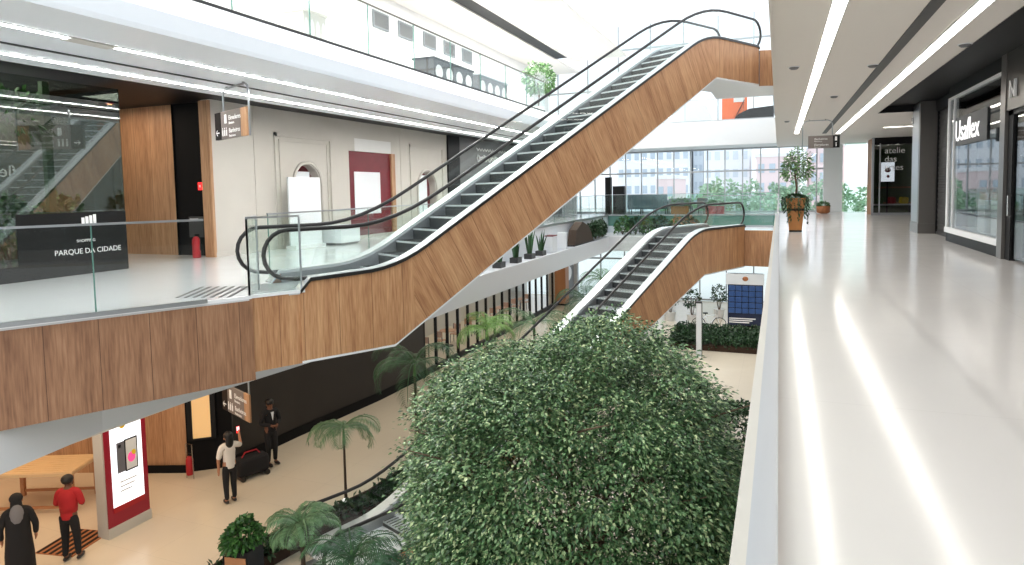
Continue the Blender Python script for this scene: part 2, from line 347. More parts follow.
# upper ceiling
struct(MB().box(-11.55, -8.3, -2, 39, 9.3, 9.4).box(-20, -12.35, -2, 42.9, 9.3, 9.4).build('ceiling_4', 'ceil'), 'white ceiling above the upper left gallery')
struct(MB().box(-12.35, -11.55, -2, 38, 9.36, 9.42).build('ceiling_5', 'black'))
struct(MB().box(-14.7, -14.5, -5, 42.9, 5.35, 9.4).build('wall_upper_left', 'offwhite'), 'white upper gallery wall behind the glass')
# lower level ceilings and walls
struct(MB().prism([(-20, -5), (-9.3, -5), (-9.3, 12.2), (-20, 12.2)], -1.9, -1.87).build('ceiling_low', 'ceil'))
struct(MB().box(-.18, 12, -6, 42.9, -1.25, -1.2).build('ceiling_low_1', 'white'))
struct(MB().box(-20, -13.4, 16.2, 42.9, -1.95, -1.9).build('ceiling_low_2', 'ceil'))
# right gallery wall behind shopfronts
struct(MB().box(5.4, 5.5, -4, 25.2, 0, 4.12).box(4.45, 5.5, 25.2, 25.3, 0, 4.12).build('wall_right', 'black'))
struct(MB().box(-.18, -.1, -4, 42.9, -1.2, -1.1).build('trim_11', 'white'))
# left gallery shop walls
m = MB(); Xw = -13.6
def wallyz(mb, x, th, y0, y1, z0, z1): mb.box(x-th, x, y0, y1, z0, z1)
wallyz(m, Xw, .3, 13.02, 16.12, 0, 4.08); wallyz(m, Xw, .3, 17.32, 18.9, 0, 4.08); wallyz(m, Xw, .3, 18.9, 21.8, 3.06, 4.08); wallyz(m, Xw, .3, 21.8, 23.5, 0, 4.08); wallyz(m, Xw, .3, 25.0, 26.1, 0, 4.08)
def archhole(mb, x, th, y0, y1, zt, ztop, n=14):
    c = (y0+y1)/2; r = (y1-y0)/2; zs = zt-r
    top = [(x, c-r*math.cos(PI*k/n), zs+r*1.0*math.sin(PI*k/n)) for k in range(n+1)]
    for a, b in zip(top, top[1:]):
        mb.add([a, b, (x, b[1], ztop), (x, a[1], ztop), (x-th, a[1], a[2]), (x-th, b[1], b[2]), (x-th, b[1], ztop), (x-th, a[1], ztop)], [(0, 1, 2, 3), (0, 4, 5, 1), (4, 7, 6, 5)])
    return top
archhole(m, Xw, .3, 16.12, 17.32, 2.52, 4.08); archhole(m, Xw, .3, 23.5, 25.0, 2.45, 4.08)
struct(m.build('wall_left', 'cream'), 'cream shop wall with two arched openings')
# mouldings
def frame_yz(mb, x, y0, y1, z0, z1, w, d):
    mb.box(x, x+d, y0, y0+w, z0, z1).box(x, x+d, y1-w, y1, z0, z1).box(x, x+d, y0, y1, z1-w, z1)
m = MB(); frame_yz(m, Xw, 15.3, 17.95, 0, 3.4, .1, .05); frame_yz(m, Xw, 15.5, 17.75, 0, 3.22, .05, .03); frame_yz(m, Xw, 22.9, 25.7, 0, 3.5, .1, .05)
m.box(Xw, Xw+.02, 14.5, 14.53, 0, 4.05).box(Xw, Xw+.02, 22.2, 22.23, 0, 4.05); m.box(Xw, Xw+.03, 13.0, 26.1, 0, .12)
for y0, y1, zt in ((16.12, 17.32, 2.52), (23.5, 25.0, 2.45)):
    c = (y0+y1)/2; r = (y1-y0)/2
    for r0, w in ((r+.02, .09),):
        pts = [(Xw+.03, c-(r0+w/2)*math.cos(PI*k/16), zt-r+(r0+w/2)*math.sin(PI*k/16)) for k in range(17)]
        m.tube([(Xw+.03, pts[0][1], .1)]+pts+[(Xw+.03, pts[-1][1], .1)], .05, 6)
struct(m.build('trim_12', 'cream'))
struct(MB().box(Xw-.34, Xw-.3, 13.02, 26.1, 0, 3.6).build('wall_left_1', 'maroon'), 'dark red interior seen through the arches')
struct(MB().box(-18.5, -15.2, 13.3, 13.5, 0, 4.08).box(-18.6, -18.5, 10.6, 13.5, 0, 4.08).build('wall_left_2', 'woodtrim'), 'timber lined niche in the left gallery')
struct(MB().box(-15.2, -13.9, 13.3, 13.5, 0, 4.08).box(-15.22, -15.2, 13.25, 13.5, 0, 4.08).build('wall_left_3', 'blacksoft'))
struct(MB().box(-13.9, -13.58, 12.94, 13.02, 0, 4.05).build('trim_13', 'woodtrim'))
struct(MB().box(-13.9, -13.52, 26.1, 27.2, 0, 4.08).build('wall_left_4', 'black'))
struct(MB().box(-13.9, -13.6, 27.2, 42.9, 0, 4.08).build('wall_left_5', 'midgrey'), 'grey shop hoarding at the far end of the left gallery')
# lower level shop walls
m = MB(); 
def seg(mb, a, b, z0, z1, th=.2):
    a, b = Vector((*a, 0)), Vector((*b, 0)); d = (b-a); n = Vector((-d.y, d.x, 0)).normalized()*th
    mb.add([a+Vector((0, 0, z0)), b+Vector((0, 0, z0)), b+n+Vector((0, 0, z0)), a+n+Vector((0, 0, z0)), a+Vector((0, 0, z1)), b+Vector((0, 0, z1)), b+n+Vector((0, 0, z1)), a+n+Vector((0, 0, z1))],
           [(3, 2, 1, 0), (4, 5, 6, 7), (0, 1, 5, 4), (1, 2, 6, 5), (2, 3, 7, 6), (3, 0, 4, 7)])
seg(m, (-13.4, 13.1), (-13.25, 15.3), FL, -1.9); seg(m, (-13.25, 15.3), (-12.85, 19.1), FL, -1.9); seg(m, (-12.85, 19.1), (-12.75, 22.2), FL, -1.9); seg(m, (-14.25, 12.4), (-13.4, 13.1), FL, -1.9)
struct(m.build('wall_low_left', 'darkwall'), 'dark panelled shop wall on the lower level')
m = MB()
for a, b in (((-14.25, 12.38), (-13.36, 13.1)), ((-13.36, 13.1), (-13.21, 15.3)), ((-13.21, 15.3), (-12.81, 19.1)), ((-12.81, 19.1), (-12.71, 22.2))): seg(m, (a[0]+.0, a[1]), b, FL, FL+.28, .06)
struct(m.build('baseboard_low', 'blacksoft'))
m = MB(); seg(m, (-19, 10.6), (-14.25, 12.4), FL, -1.9); struct(m.build('wall_low_left_1', 'woodtrim'), 'warm timber wall of the lower passage')
struct(MB().box(-20, -19, -5, 12.5, FL, -1.9).build('wall_low_left_2', 'woodtrim'))
m = MB(); seg(m, (-16.2, 11.58), (-14.26, 12.32), FL, FL+.2, .03); struct(m.build('baseboard_low_1', 'blacksoft'))
struct(MB().box(8, 8.2, -6, 42.9, FL, -1.2).build('wall_low_right', 'white'))
struct(MB().box(-16.5, -16.3, 22.2, 42.9, FL, -1.9).build('wall_low_shop', 'cream'))

# far glass facade (one window per level)
def facade(name, z0, z1, x0, x1, y, step, rails, m2='white'):
    f = MB(); x = x0
    while x <= x1: f.box(x-.035, x+.035, y-.08, y+.08, z0, z1); x += step
    for z in rails: f.box(x0, x1, y-.07, y+.07, z-.05, z+.05)
    o = struct(f.build(name, 'steelbrush')); g = MB().box(x0, x1, y-.01, y+.01, z0, z1).build('pane', 'facade', o); return o
facade('window_1', .0, 3.95, -13.4, 2.4, 42.9, 1.03, (.05, 2.55, 3.9))
facade('window_2', FL, -1.2, -12.6, 7.8, 42.9, 1.6, (FL+.1, -3, -1.25))
facade('window_3', 5.4, 12, -20, 8, 42.9, 2.06, (5.5, 8, 10.5))
struct(MB().box(2.4, 3.4, 42.7, 43.0, 0, 3.95).build('wall_far', 'white'), 'white pier at the end of the right gallery')
struct(MB().box(-14.7, -12.6, 42.7, 43.0, FL, 4).build('wall_far_1', 'white'))
struct(MB().box(3.4, 4.45, 41.5, 41.55, 0, 3.95).build('window_4', 'glassgreen'))
# far gallery edge: dark glazed fascia and pale ledge
struct(MB().box(-9.5, -.2, 38.9, 38.98, -.62, -.03).build('trim_14', 'glassedge'), 'dark green glazed edge of the far gallery')
struct(MB().prism([(-8.8, 36.2), (-.2, 36.2), (-.2, 38.9), (-9.4, 38.9), (-9.4, 36.2)], -1.1, -1.04).build('trim_15', 'white'))

# ================================================================== LIGHTS AND SKY
w = bpy.data.worlds.new('sky'); SC.world = w; w.use_nodes = True; bg = w.node_tree.nodes['Background']; bg.inputs[0].default_value = (.90, .95, 1.0, 1); bg.inputs[1].default_value = 1.08
def area(loc, sx, sy, power, col=(1, .95, .88), rot=(0, 0, 0), name='strip_light', spread=PI):
    l = bpy.data.lights.new(name, 'AREA'); l.shape = 'RECTANGLE'; l.size = sx; l.size_y = sy; l.energy = power; l.color = col; l.spread = spread
    o = bpy.data.objects.new(name, l); COL.objects.link(o); o.location = loc; o.rotation_euler = rot; return o
def linear(x, y0, y1, z, w, label, m='strip', group=None):
    t = thing('linear_light', label, 'ceiling light', (x, (y0+y1)/2, z-.02), 0, group); L = (y1-y0)/2
    MB().box(-w/2, w/2, -L, L, -.002, .012).build('diffuser', m, t)
    MB().box(-w/2-.015, -w/2, -L, L, -.006, .018).box(w/2, w/2+.015, -L, L, -.006, .018).build('frame', 'white', t); return t
linear(.70, -3, 32.2, 3.9, .17, 'long glowing light strip nearer the atrium in the right gallery ceiling')
linear(2.44, -3, 33.3, 3.9, .17, 'long glowing light strip nearer the shops in the right gallery ceiling')
linear(-9.45, -4, 36, 3.9, .12, 'glowing light strip nearer the edge of the left gallery ceiling', 'stripcool')
linear(-11.3, -4, 36, 3.9, .14, 'glowing light strip nearer the shops in the left gallery ceiling', 'stripcool')
linear(-10.95, 4, 37.5, 9.3, .6, 'wide light strip in the ceiling above the upper left gallery', 'stripcool')
tag(MB().box(1.78, 1.95, -3, 33, 3.88, 3.899).build('air_slot', 'darkgrey'), 'long dark air slot between the light strips of the right gallery', 'air vent')
tag(MB().box(-10.62, -10.56, -4, 34, 3.88, 3.899).build('air_slot', 'darkgrey'), 'thin dark air slot in the left gallery ceiling', 'air vent')
WARM = (1, .86, .68)
for y in (2, 9): area((-12, y, -1.95), 3.5, 5, 60, (1, .80, .58), name='lower_lamp')
area((-16.5, 9, -1.95), 4, 3, 60, (1, .72, .45), name='lower_lamp')
for y in (16, 24, 32): area((-11, y, -1.95), 3, 6, 45, (1, .9, .76), name='lower_lamp')
for y in (26, 34, 40): area((3, y, -1.3), 4, 5, 50, (1, .97, .93), name='lower_lamp')
area((-16.2, 12, 4.0), 2.5, 1.5, 30, (1, .8, .62), name='niche_lamp')
area((-14.7, 32, -2.0), 2.2, 14, 75, (1, .8, .55), name='shop_lamp')
area((-12.6, 17, 9.2), 3, 25, 90, (1, 1, 1), name='upper_lamp')
area((-14.6, 7.0, 4.0), 1.5, 6, 130, (1, .95, .85), name='shop_lamp')  # added lamp, unseen, to brighten the shrubs behind the dark glass
SC.view_settings.view_transform = 'Standard'; SC.view_settings.look = 'None'; SC.view_settings.gamma = 1; SC.view_settings.use_curve_mapping = False; SC.view_settings.exposure = .62
SC.cycles.max_bounces = 8; SC.cycles.transparent_max_bounces = 24; SC.cycles.diffuse_bounces = 4; SC.cycles.glossy_bounces = 4; SC.cycles.use_denoising = True
SC.cycles.sample_clamp_indirect = 8
# ================================================================== ESCALATORS
def smooth_profile(p, r):
    out = []
    for i, q in enumerate(p):
        if i in (0, len(p)-1): out.append(q); continue
        a, b = Vector(p[i-1]), Vector(p[i+1]); q = Vector(q); da = (a-q).normalized(); db = (b-q).normalized()
        A = q+da*min(r, (a-q).length*.45); B = q+db*min(r, (b-q).length*.45)
        for k in range(7): t = k/6; out.append(tuple((A*(1-t)**2+q*2*t*(1-t)+B*t*t)))
    return out
def zat(p, s):
    for a, b in zip(p, p[1:]):
        if a[0] <= s <= b[0]: return a[1]+(b[1]-a[1])*(s-a[0])/max(1e-6, b[0]-a[0])
    return p[0][1] if s < p[0][0] else p[-1][1]
def ribbon(prof_lo, prof_hi, t0, t1, mb, mi=0):
    """solid between two (s,z) profiles of equal length, from width t0 to t1"""
    n = len(prof_lo); vs = []
    for (s, z), (s2, z2) in zip(prof_lo, prof_hi): vs += [(s, t0, z), (s, t1, z), (s2, t1, z2), (s2, t0, z2)]
    fs = [(0, 3, 2, 1), tuple(4*(n-1)+k for k in range(4))]
    for i in range(n-1):
        for k in range(4): a, b = 4*i+k, 4*i+(k+1) % 4; fs.append((a, b, b+4, a+4))
    mb.add(vs, fs, mi)
def escalator(label, loc, rz, s0, s1, s2, s3, rise, zb_off=(-1.2, -.95), top_flip=False, W=1.6, base_clip=None, nose0=-.85, nose1=.1):
    """local x runs along the flight, y across to the far side, z up from the foot landing"""
    t = thing('escalator', label, 'escalator', loc, rz)
    dk = smooth_profile([(s0, .25), (s1, .25), (s2, .25+rise), (s3, .25+rise)], .75)
    dk = [(s0-.18, .03)]+[(s0, .22)]+dk[1:-1]+[(s3-.1, .25+rise), (s3, .2+rise)]
    sl = rise/(s2-s1)
    bt = [(s0-.18, zb_off[0]), (s1-.05, zb_off[0]), (s2+.45, rise+zb_off[1]), (s3, rise+zb_off[1])]
    if base_clip is not None: bt = [(a, max(b, base_clip)) for a, b in bt]
    # cladding: three panels per side, planks upright on the landings and square to the slope between them
    k1 = (s1+.35, 0); k2 = (s2+.05, 0)
    def panel(sa, sb, lean_a, lean_b, side, u0, rot):
        N = 26; mb = MB(); y = 0 if side == 0 else W; y2 = y+(.05 if side == 0 else -.05); tv = []; uv = []
        zm = lambda s: zat(dk, s)-.02
        for i in range(N+1):
            f = i/N; st = sa[0]+(sb[0]-sa[0])*f; sbt = sa[1]+(sb[1]-sa[1])*f
            zt = zm(st); zb = zat(bt, sbt); tv += [(st, zb, sbt, zt)]
        vs = []; fs = []
        for st, zb, sbt, zt in tv: vs += [(sbt, y, zb), (st, y, zt), (sbt, y2, zb), (st, y2, zt)]
        def uvof(p):
            a = math.atan(sl)*rot; x, z = p[0], p[2]; return (x*math.cos(a)+z*math.sin(a)+u0, -x*math.sin(a)+z*math.cos(a))
        for i in range(N): a = 4*i; q = a+4; fs += [(a, q, q+1, a+1), (a+2, a+3, q+3, q+2), (a, a+2, q+2, q), (a+1, q+1, q+3, a+3)]
        fs += [(0, 1, 3, 2), (4*N, 4*N+2, 4*N+3, 4*N+1)]
        mb.add(vs, fs, 0, [uvof(v) for v in vs]); return mb.build('side_panel', 'wood', t)
    lean = .62
    for side in (0, 1):
        panel((s0-.18, s0-.18), (k1[0], s1+.42), 0, 0, side, 0, 0); panel((k1[0], s1+.42), (k2[0], s2+.5), 0, 0, side, 7, 1); panel((k2[0], s2+.5), (s3, s3), 0, 0, side, 3, 0)
    mb = MB(); ribbon([(a, b-.03) for a, b in bt], [(a, b+.01) for a, b in bt], .0, W, mb); mb.build('soffit', 'white', t)
    for y0, y1 in ((-.02, .21), (W-.26, W+.02)):
        mb = MB(); ribbon([(a, b-.05) for a, b in dk], [(a, b+.0) for a, b in dk], y0, y1, mb); o = mb.build('deck', 'deck', t)
    for y0, y1 in ((-.035, -.015), (W+.015, W+.035)):
        mb = MB(); ribbon([(a, b-.07) for a, b in dk], [(a, b-.01) for a, b in dk], y0, y1, mb); mb.build('edge_trim', 'rubber', t)
    st = smooth_profile([(s0-.3, .0), (s1+.25, .0), (s2-.15+.4, rise+.0), (s3, rise)], .5)   # step line
    for y0, y1 in ((.21, .24), (W-.29, W-.26)):
        mb = MB(); hi = [(a, b-.05) for a, b in dk[1:]]; lo = [(a, min(b-.06, zat(st, a)-.12)) for a, b in dk[1:]]; ribbon(lo, hi, y0, y1, mb); mb.build('skirt', 'skirt', t)
    # steps
    n = 0; s = s1-.45
    while s < s2+.75:
        if s <= s1+.25: z = 0
        else: z = min(rise, (s-s1-.1)*sl+.05)
        z = max(0, min(rise, (s-s1+.33)*sl)); mb = MB()
        mb.box(s, s+.405, .25, W-.3, z-.035, z, 0).box(s, s+.02, .25, W-.3, z-.26, z-.035, 1)
        for k in range(11):   # cleats
            y = .33+k*(W-.66)/10; mb.box(s+.01, s+.4, y-.012, y+.012, z, z+.008, 1)
        mb.build('step', ['tread', 'riser'], t); s += .405; n += 1
    mb = MB().box(s0-.75, s1-.45, .3, W-.3, -.03, .006).box(s1-.55, s1-.45, .3, W-.3, .006, .02); mb.build('landing_plate', 'steelbrush', t)
    mb = MB().box(s2+.75, s3+.4, .3, W-.3, rise-.03, rise+.006).box(s2+.75, s2+.85, .3, W-.3, rise+.006, rise+.02); mb.build('landing_plate', 'steelbrush', t)
    mb = MB().box(s3-1.0, s3, .05, W-.05, rise+zb_off[1]+.05, rise-.05).build('end_block', 'white', t)
    # balustrades and handrails
    hr = [(a, b+.76) for a, b in smooth_profile([(s0+nose0+.45, .25), (s1+.05, .25), (s2+.05, .25+rise), (s3+nose1-.4, .25+rise)], 1.3)]
    R = .40
    def cap(cx, cz, sgn):   # half circle from the top round the nose to below
        return [(cx+sgn*R*math.sin(PI*k/10), cz-R+R*math.cos(PI*k/10)) for k in range(1, 10)]
    c0 = cap(hr[0][0], hr[0][1], -1)[::-1]; c1 = cap(hr[-1][0], hr[-1][1], 1)
    full = [(hr[0][0]+1.0, .20)]+[(hr[0][0]+.1, hr[0][1]-2*R-.02)]+c0+hr+c1+[(hr[-1][0]-.1, hr[-1][1]-2*R-.02), (hr[-1][0]-.6, rise+.2)]
    for y in (.13, W-.13):
        mb = MB(); mb.tube([(a, y, b) for a, b in full], .036, 8); mb.build('handrail', 'rubber', t, True)
        mb = MB(); top = [(a, b-.03) for a, b in c0+hr+c1]; low = []
        for a, b in top: low.append((a, min(b-.001, max(zat(dk, min(max(a, s0), s3))-.03, 0) if s0 <= a <= s3 else (.05 if a < s0 else rise+.05))))
        keep = [(q, r) for q, r in zip(top, low) if q[1]-r[1] > .02]; 
        keep = [k for i, k in enumerate(keep) if i == 0 or k[0][0] > keep[i-1][0][0]-1e-3]
        hh = [(a, b-.03) for a, b in hr]; hh = [(hh[0][0]-R*.85, hh[0][1]-R*.55), (hh[0][0]-R*.5, hh[0][1]-R*.14)]+hh+[(hh[-1][0]+R*.5, hh[-1][1]-R*.14), (hh[-1][0]+R*.85, hh[-1][1]-R*.55)]
        lo = [(a, (zat(dk, a)-.03) if s0 < a < s3 else (.02 if a <= s0 else rise+.02)) for a, b in hh]
        ribbon(lo, hh, y-.006, y+.006, mb); mb.build('glass_panel', 'glass', t)
    return t, dk
UPD = (.48, .8773)
esc1, _ = escalator('long timber sided escalator climbing from the left gallery to the upper floor', (-7.24, 8.68, 0), math.atan2(UPD[1], UPD[0]), .13, 1.72, 11.3, 13.9, 5.42, (-1.17, -.87), nose0=-.75, nose1=.3)
LD = (math.sin(math.radians(22)), math.cos(math.radians(22))); LP = (-1.11, 24.74)
lf = 5.6/.5; S3 = 16.2; s2 = S3-3.4
lo = (LP[0]-LD[0]*S3, LP[1]-LD[1]*S3)
esc2, _ = escalator('timber sided escalator rising from the lower level to the right gallery, behind the big tree', (lo[0], lo[1], FL), math.atan2(LD[1], LD[0]), .1, s2-lf, s2, S3, 5.6, (.02, -1.25), base_clip=.02, nose0=-.7, nose1=.2, W=1.65)
# bridge from the lower escalator to the right gallery
br = [(-1.12, 24.76), (-.19, 24.62), (-.19, 27.4), (-2.9, 27.4), (-2.62, 25.35)]
struct(MB().prism(br, -1.15, 0).build('floor_bridge', 'floorleft'), 'short landing bridge joining escalator and right gallery')
m = MB(); uvstrip(m, (-1.12, 24.70), (-.19, 24.56), -1.24, .03); struct(m.build('trim_16', 'wood'), 'timber cladding on the landing bridge')
# upper bridge
P0 = Vector((-7.24+UPD[0]*13.9, 8.68+UPD[1]*13.9)); 
ub = [(P0.x, P0.y), (-.1, P0.y+.15), (-.1, P0.y+2.6), (P0.x-1.41, P0.y+2.4), (P0.x-1.41, P0.y+.78)]
struct(MB().prism(ub, 4.52, F2).build('floor_bridge_upper', 'white'))
m = MB(); uvstrip(m, (P0.x+.02, P0.y-.04), (-.12, P0.y+.1), 4.5, F2+.1); struct(m.build('trim_17', 'wood'))

# ================================================================== BALUSTRADES
def balustrade(label, pts, z, h=RH, rail='steelbrush', rw=.045, posts=False, gl='glass', panel=1.5, group=None, cat='balustrade', thick=.02, rh=.03):
    t = thing('glass_balustrade', label, cat, (pts[0][0], pts[0][1], z), 0, group); o = Vector((pts[0][0], pts[0][1], 0)); P = [Vector((p[0], p[1], 0))-o for p in pts]
    r = MB(); s = MB(); g = MB(); c = []
    for a, b in zip(P, P[1:]):
        d = (b-a); L = d.length; n = max(1, round(L/panel)); d.normalize()
        r.bar(a+Vector((0, 0, h-rh/2)), b+Vector((0, 0, h-rh/2)), rw, rh); s.bar(a+Vector((0, 0, .03)), b+Vector((0, 0, .03)), .05, .06)
        for k in range(n):
            p = a+d*(L*k/n+.006); q = a+d*(L*(k+1)/n-.006); MB().bar(p+Vector((0, 0, (h-rh+.06)/2)), q+Vector((0, 0, (h-rh+.06)/2)), .014, h-rh-.06).build('glass_panel', gl, t)
            if k or n == 1: c.append((p+Vector((0, 0, .06)), p+Vector((0, 0, h-.03))))
    r.build('handrail', rail, t); s.build('base_channel', 'steelbrush', t)
    for a, b in c: MB().bar(a, b, .012, .014).build('panel_joint', 'glassedge', t)
    return t
balustrade('glass balustrade with flat steel rail along the right gallery edge', [(-.018, -2.0), (-.018, 24.6)], .0, 1.1, 'steelbrush', .034, panel=1.6)
balustrade('glass balustrade of the right gallery beyond the landing bridge', [(-.018, 27.4), (-.018, 38.9)], .0, 1.1, 'steelbrush', .034, panel=1.6)
balustrade('glass balustrade with thin steel rail along the near edge of the left gallery', [(-13.6, -4.1), (-7.86, 7.3)], 0)
tv = thing('glass_screen', 'framed glass screen guarding the foot of the long escalator', 'glass screen', (-7.62, 7.8, 0))
g = MB(); r = MB()
for a, b in (((-.42, .75), (-.02, .12)), ((-.02, .12), (.37, .86))):
    A = Vector((*a, 0)); B = Vector((*b, 0)); g.bar(A+Vector((0, 0, .62)), B+Vector((0, 0, .62)), .014, 1.2); r.bar(A+Vector((0, 0, 1.235)), B+Vector((0, 0, 1.235)), .03, .03)
    for q in (A, B): r.bar(q, q+Vector((0, 0, 1.22)), .025, .02)
g.build('glass_panel', 'glass', tv); r.build('frame', 'steelbrush', tv)
balustrade('glass balustrade of the left gallery running behind the long escalator', [(-8.75, 9.6), (-8.85, 11.7), (-9.45, 15.1), (-9.45, 38.9)], 0)
balustrade('glass balustrade along the far gallery in front of the tall windows', [(-9.4, 38.9), (-.2, 38.9)], 0, gl='glassgreen')
balustrade('glass balustrade on the landing bridge of the lower escalator', [(-.2, 27.35), (-2.85, 27.35)], 0)
# tall glazed screen of the upper left gallery
t = thing('glass_balustrade', 'tall frameless glass screen along the upper left gallery', 'balustrade', (-10.55, -4, 5.42)); g = MB(); j = MB()
for k in range(14): MB().box(-.008, .008, k*2.47+.01, k*2.47+2.46, 0, 1.35).build('glass_panel', 'glass', t)
for k in range(1, 14): MB().box(-.012, .012, k*2.47-.012, k*2.47+.012, 0, 1.35).build('panel_joint', 'glassedge', t)
MB().box(-.02, .02, 0, 34.5, 1.35, 1.39).build('handrail', 'bronze', t)
balustrade('glass balustrade at the head of the long escalator on the upper floor', [(-.25, P0.y+.1), (-.25, 39.4)], F2)
balustrade('glass balustrade of the upper floor at the far end', [(-9.9, 39.7), (-.3, 39.7)], 5.35)
# ================================================================== RIGHT GALLERY SHOPS
t = thing('shop_pillar', 'brushed metal clad pillar at the corner beside the roller shutter', 'pillar', (4.3, 24.5, 0))
MB().box(-.25, .25, -.6, .7, .32, 4.1).build('shaft', 'pillarmetal', t); MB().box(-.27, .27, -.62, .72, 0, .32).build('plinth', 'pillarmetal', t)
MB().box(-.262, -.25, -.45, .55, .35, 4.05).build('inset_panel', 'steelbrush', t); MB().box(-.3, -.25, .4, .62, 3.5, 3.7).build('bracket', 'steel', t)
t = thing('roller_shutter', 'closed black slatted roller shutter between pillar and display window', 'shutter', (4.55, 22.5, 0))
m = MB()
for k in range(46): m.box(-.02+(.008 if k % 2 else 0), .03, -1.28, 1.28, .08+k*.08, .154+k*.08)
m.build('slats', 'darkgrey', t); MB().box(-.06, .05, -1.34, -1.28, 0, 3.9).box(-.06, .05, 1.28, 1.34, 0, 3.9).box(-.1, .12, -1.34, 1.34, 3.76, 4.1).build('frame', 'black', t); MB().box(-.05, .04, -1.28, 1.28, 0, .08).build('bottom_rail', 'darkgrey', t)
t = thing('display_window', 'tall shop window in a white frame with a glowing white shop sign', 'shop window', (4.25, 18.8, 0))
y0, y1 = -2.35, 2.3
MB().box(-.02, .12, y0, y1, 0, .24).build('plinth', 'black', t)
MB().box(-.06, .14, y0-.02, y1+.02, .24, .38).build('sill', 'white', t)
MB().box(-.04, .1, y1-.14, y1, .38, 3.8).box(-.04, .1, y0, y0+.04, .38, 3.8).box(-.04, .1, y0, y1, 3.76, 3.82).box(-.03, .08, y1-.62, y1-.58, .38, 3.76).build('frame', 'white', t)
MB().box(0, .02, y0+.04, y1-.14, .38, 3.76).build('pane', 'shopglass', t)
MB().box(.62, .66, y0+.1, y1-.2, .38, 3.6).build('back_panel', 'armgrey', t)
MB().box(.1, 1.1, y0, y1, .3, .38).build('display_floor', 'offwhite', t)
MB().box(-.02, .12, y0, y1, 3.82, 4.12).build('header', 'black', t)
MB().box(-.03, -.022, -1.35, 1.4, 2.5, 3.22).build('sign_backing', 'darkgrey', t); text('Usaflex', .74, (-.06, 1.32, 2.62), (0, -1, 0), 'letter', t, 'sign_lettering', .006)
for k in range(2):  # bag shapes on stands take the place of armchairs mirrored in the glass
    b = thing('handbag', ['brown leather handbag on a stand behind the display window glass', 'darker brown handbag nearer the pillar behind the display window glass'][k], 'bag', (4.6, 17.7+k*1.1, 1.15), 0, 'bags in the display window')
    MB().box(-.1, .1, -.26, .26, 0, .3).build('body', 'terracotta', b); MB().tube([(0, -.16+.32*i/8, .3+.16*math.sin(PI*i/8)) for i in range(9)], .012, 6).build('handle', 'soil', b)
    MB().box(-.12, .12, -.3, .3, -.77, 0).build('stand', 'offwhite', b)
t = thing('shop_portal', 'black framed shop entrance with white sign letters at the right edge', 'shop entrance', (4.25, 14.2, 0))
MB().box(-.06, .3, 1.9, 2.22, 0, 4.12).build('post', 'pillarmetal', t); MB().box(-.04, .3, -2.2, 1.9, 2.98, 4.12).build('header', 'bronze', t)
MB().box(0, .1, 1.6, 1.9, 0, 2.98).box(0, .1, -2.2, 1.9, 2.88, 2.98).box(0, .1, .3, .36, 0, 2.9).build('door_frame', 'black', t)
dg_ = MB().box(.04, .06, .36, 1.6, .05, 2.88).build('door', 'shopglass', t)
MB().tube([(-.03, 1.45, .9), (-.09, 1.45, .9), (-.09, 1.45, 1.3), (-.03, 1.45, 1.3)], .015, 6).build('handle', 'steel', dg_)
MB().box(.04, .06, -2.2, .3, .05, 2.88).build('side_glass', 'shopglass', t)
text('N', .5, (-.07, 1.62, 3.2), (0, -1, 0), 'letterwhite', t, 'sign_letter', .02)
struct(MB().box(4.25, 5.4, 16.42, 16.48, 0, 4.1).box(4.4, 5.4, 21.12, 21.18, 0, 4.1).build('wall_right_1', 'black'))
struct(MB().box(6.9, 7.0, 25.2, 42.9, 0, 3.95).box(4.45, 7, 25.3, 25.4, 0, 3.95).build('wall_right_2', 'bronze'))
# far glass fronted shop
t = thing('glazed_shop', 'dark glazed shop at the far end of the right gallery with pale lettering', 'shop', (5.4, 38, 0))
MB().box(-1.05, 1.5, -.04, .04, 3.55, 3.95).build('header', 'black', t); MB().box(-1.05, -.95, -.06, .06, 0, 3.95).box(-1.05, 1.5, -.05, .05, 0, .12).box(-.72, -.66, -.05, .05, 0, 3.6).build('frame', 'steelbrush', t)
MB().box(-1.0, 1.5, -.01, .01, .12, 3.55).build('pane', 'shopglass', t); MB().box(-1.0, 1.5, 1.6, 1.7, 0, 3.9).build('back_wall', 'greenpaint', t); MB().box(-.6, 1.4, 1.0, 1.5, 1.35, 1.42).box(-.6, 1.4, 1.0, 1.5, .55, .62).build('shelf', 'orangewood', t)
MB().box(-1.0, -.96, .06, 2.2, 0, 3.95).build('side_wall', 'orangewood', t)
text('atelie\ndas\nartes', .42, (-.5, -.06, 3.1), (1, 0, 0), 'letterwhite', t, 'sign_lettering', .01)
t = thing('poster_screen', 'glowing white poster screen with a red figure in the far dark shop', 'screen', (5.1, 38.3, 1.65))
MB().box(-.34, .34, -.03, .05, 0, 1.05).build('case', 'black', t); MB().box(-.3, .3, -.045, -.031, .04, 1.01).build('display', 'screen', t); MB().ball((0, -.05, .62), (.14, .01, .12), 8, 6).ball((.02, -.05, .3), (.07, .01, .08), 8, 6).build('picture', 'crimson', t); MB().box(-.03, .03, 0, .04, -1.65, 0).build('stand', 'black', t)
for k, (mm, lb) in enumerate((('leafmid', 'green cushion in the window of the far dark shop'), ('red', 'red cushion in the window of the far dark shop'), ('yellow', 'yellow cushion in the window of the far dark shop'))):
    c = tag(bevel(MB().box(-.2, .2, -.14, .14, 0, .34).build('cushion', mm), .08, 3), lb, 'cushion'); c.location = (4.75+k*.55, 38.45, .56); c.rotation_euler = (.1, 0, .2*k)
t = thing('display_bench', 'low bench in the window of the far dark shop', 'bench', (5.3, 38.45, 0)); MB().box(-.85, .9, -.2, .2, .48, .55).build('seat', 'offwhite', t)
for sx in (-.8, .82): MB().box(sx-.03, sx+.03, -.18, .18, 0, .48).build('leg', 'black', t)
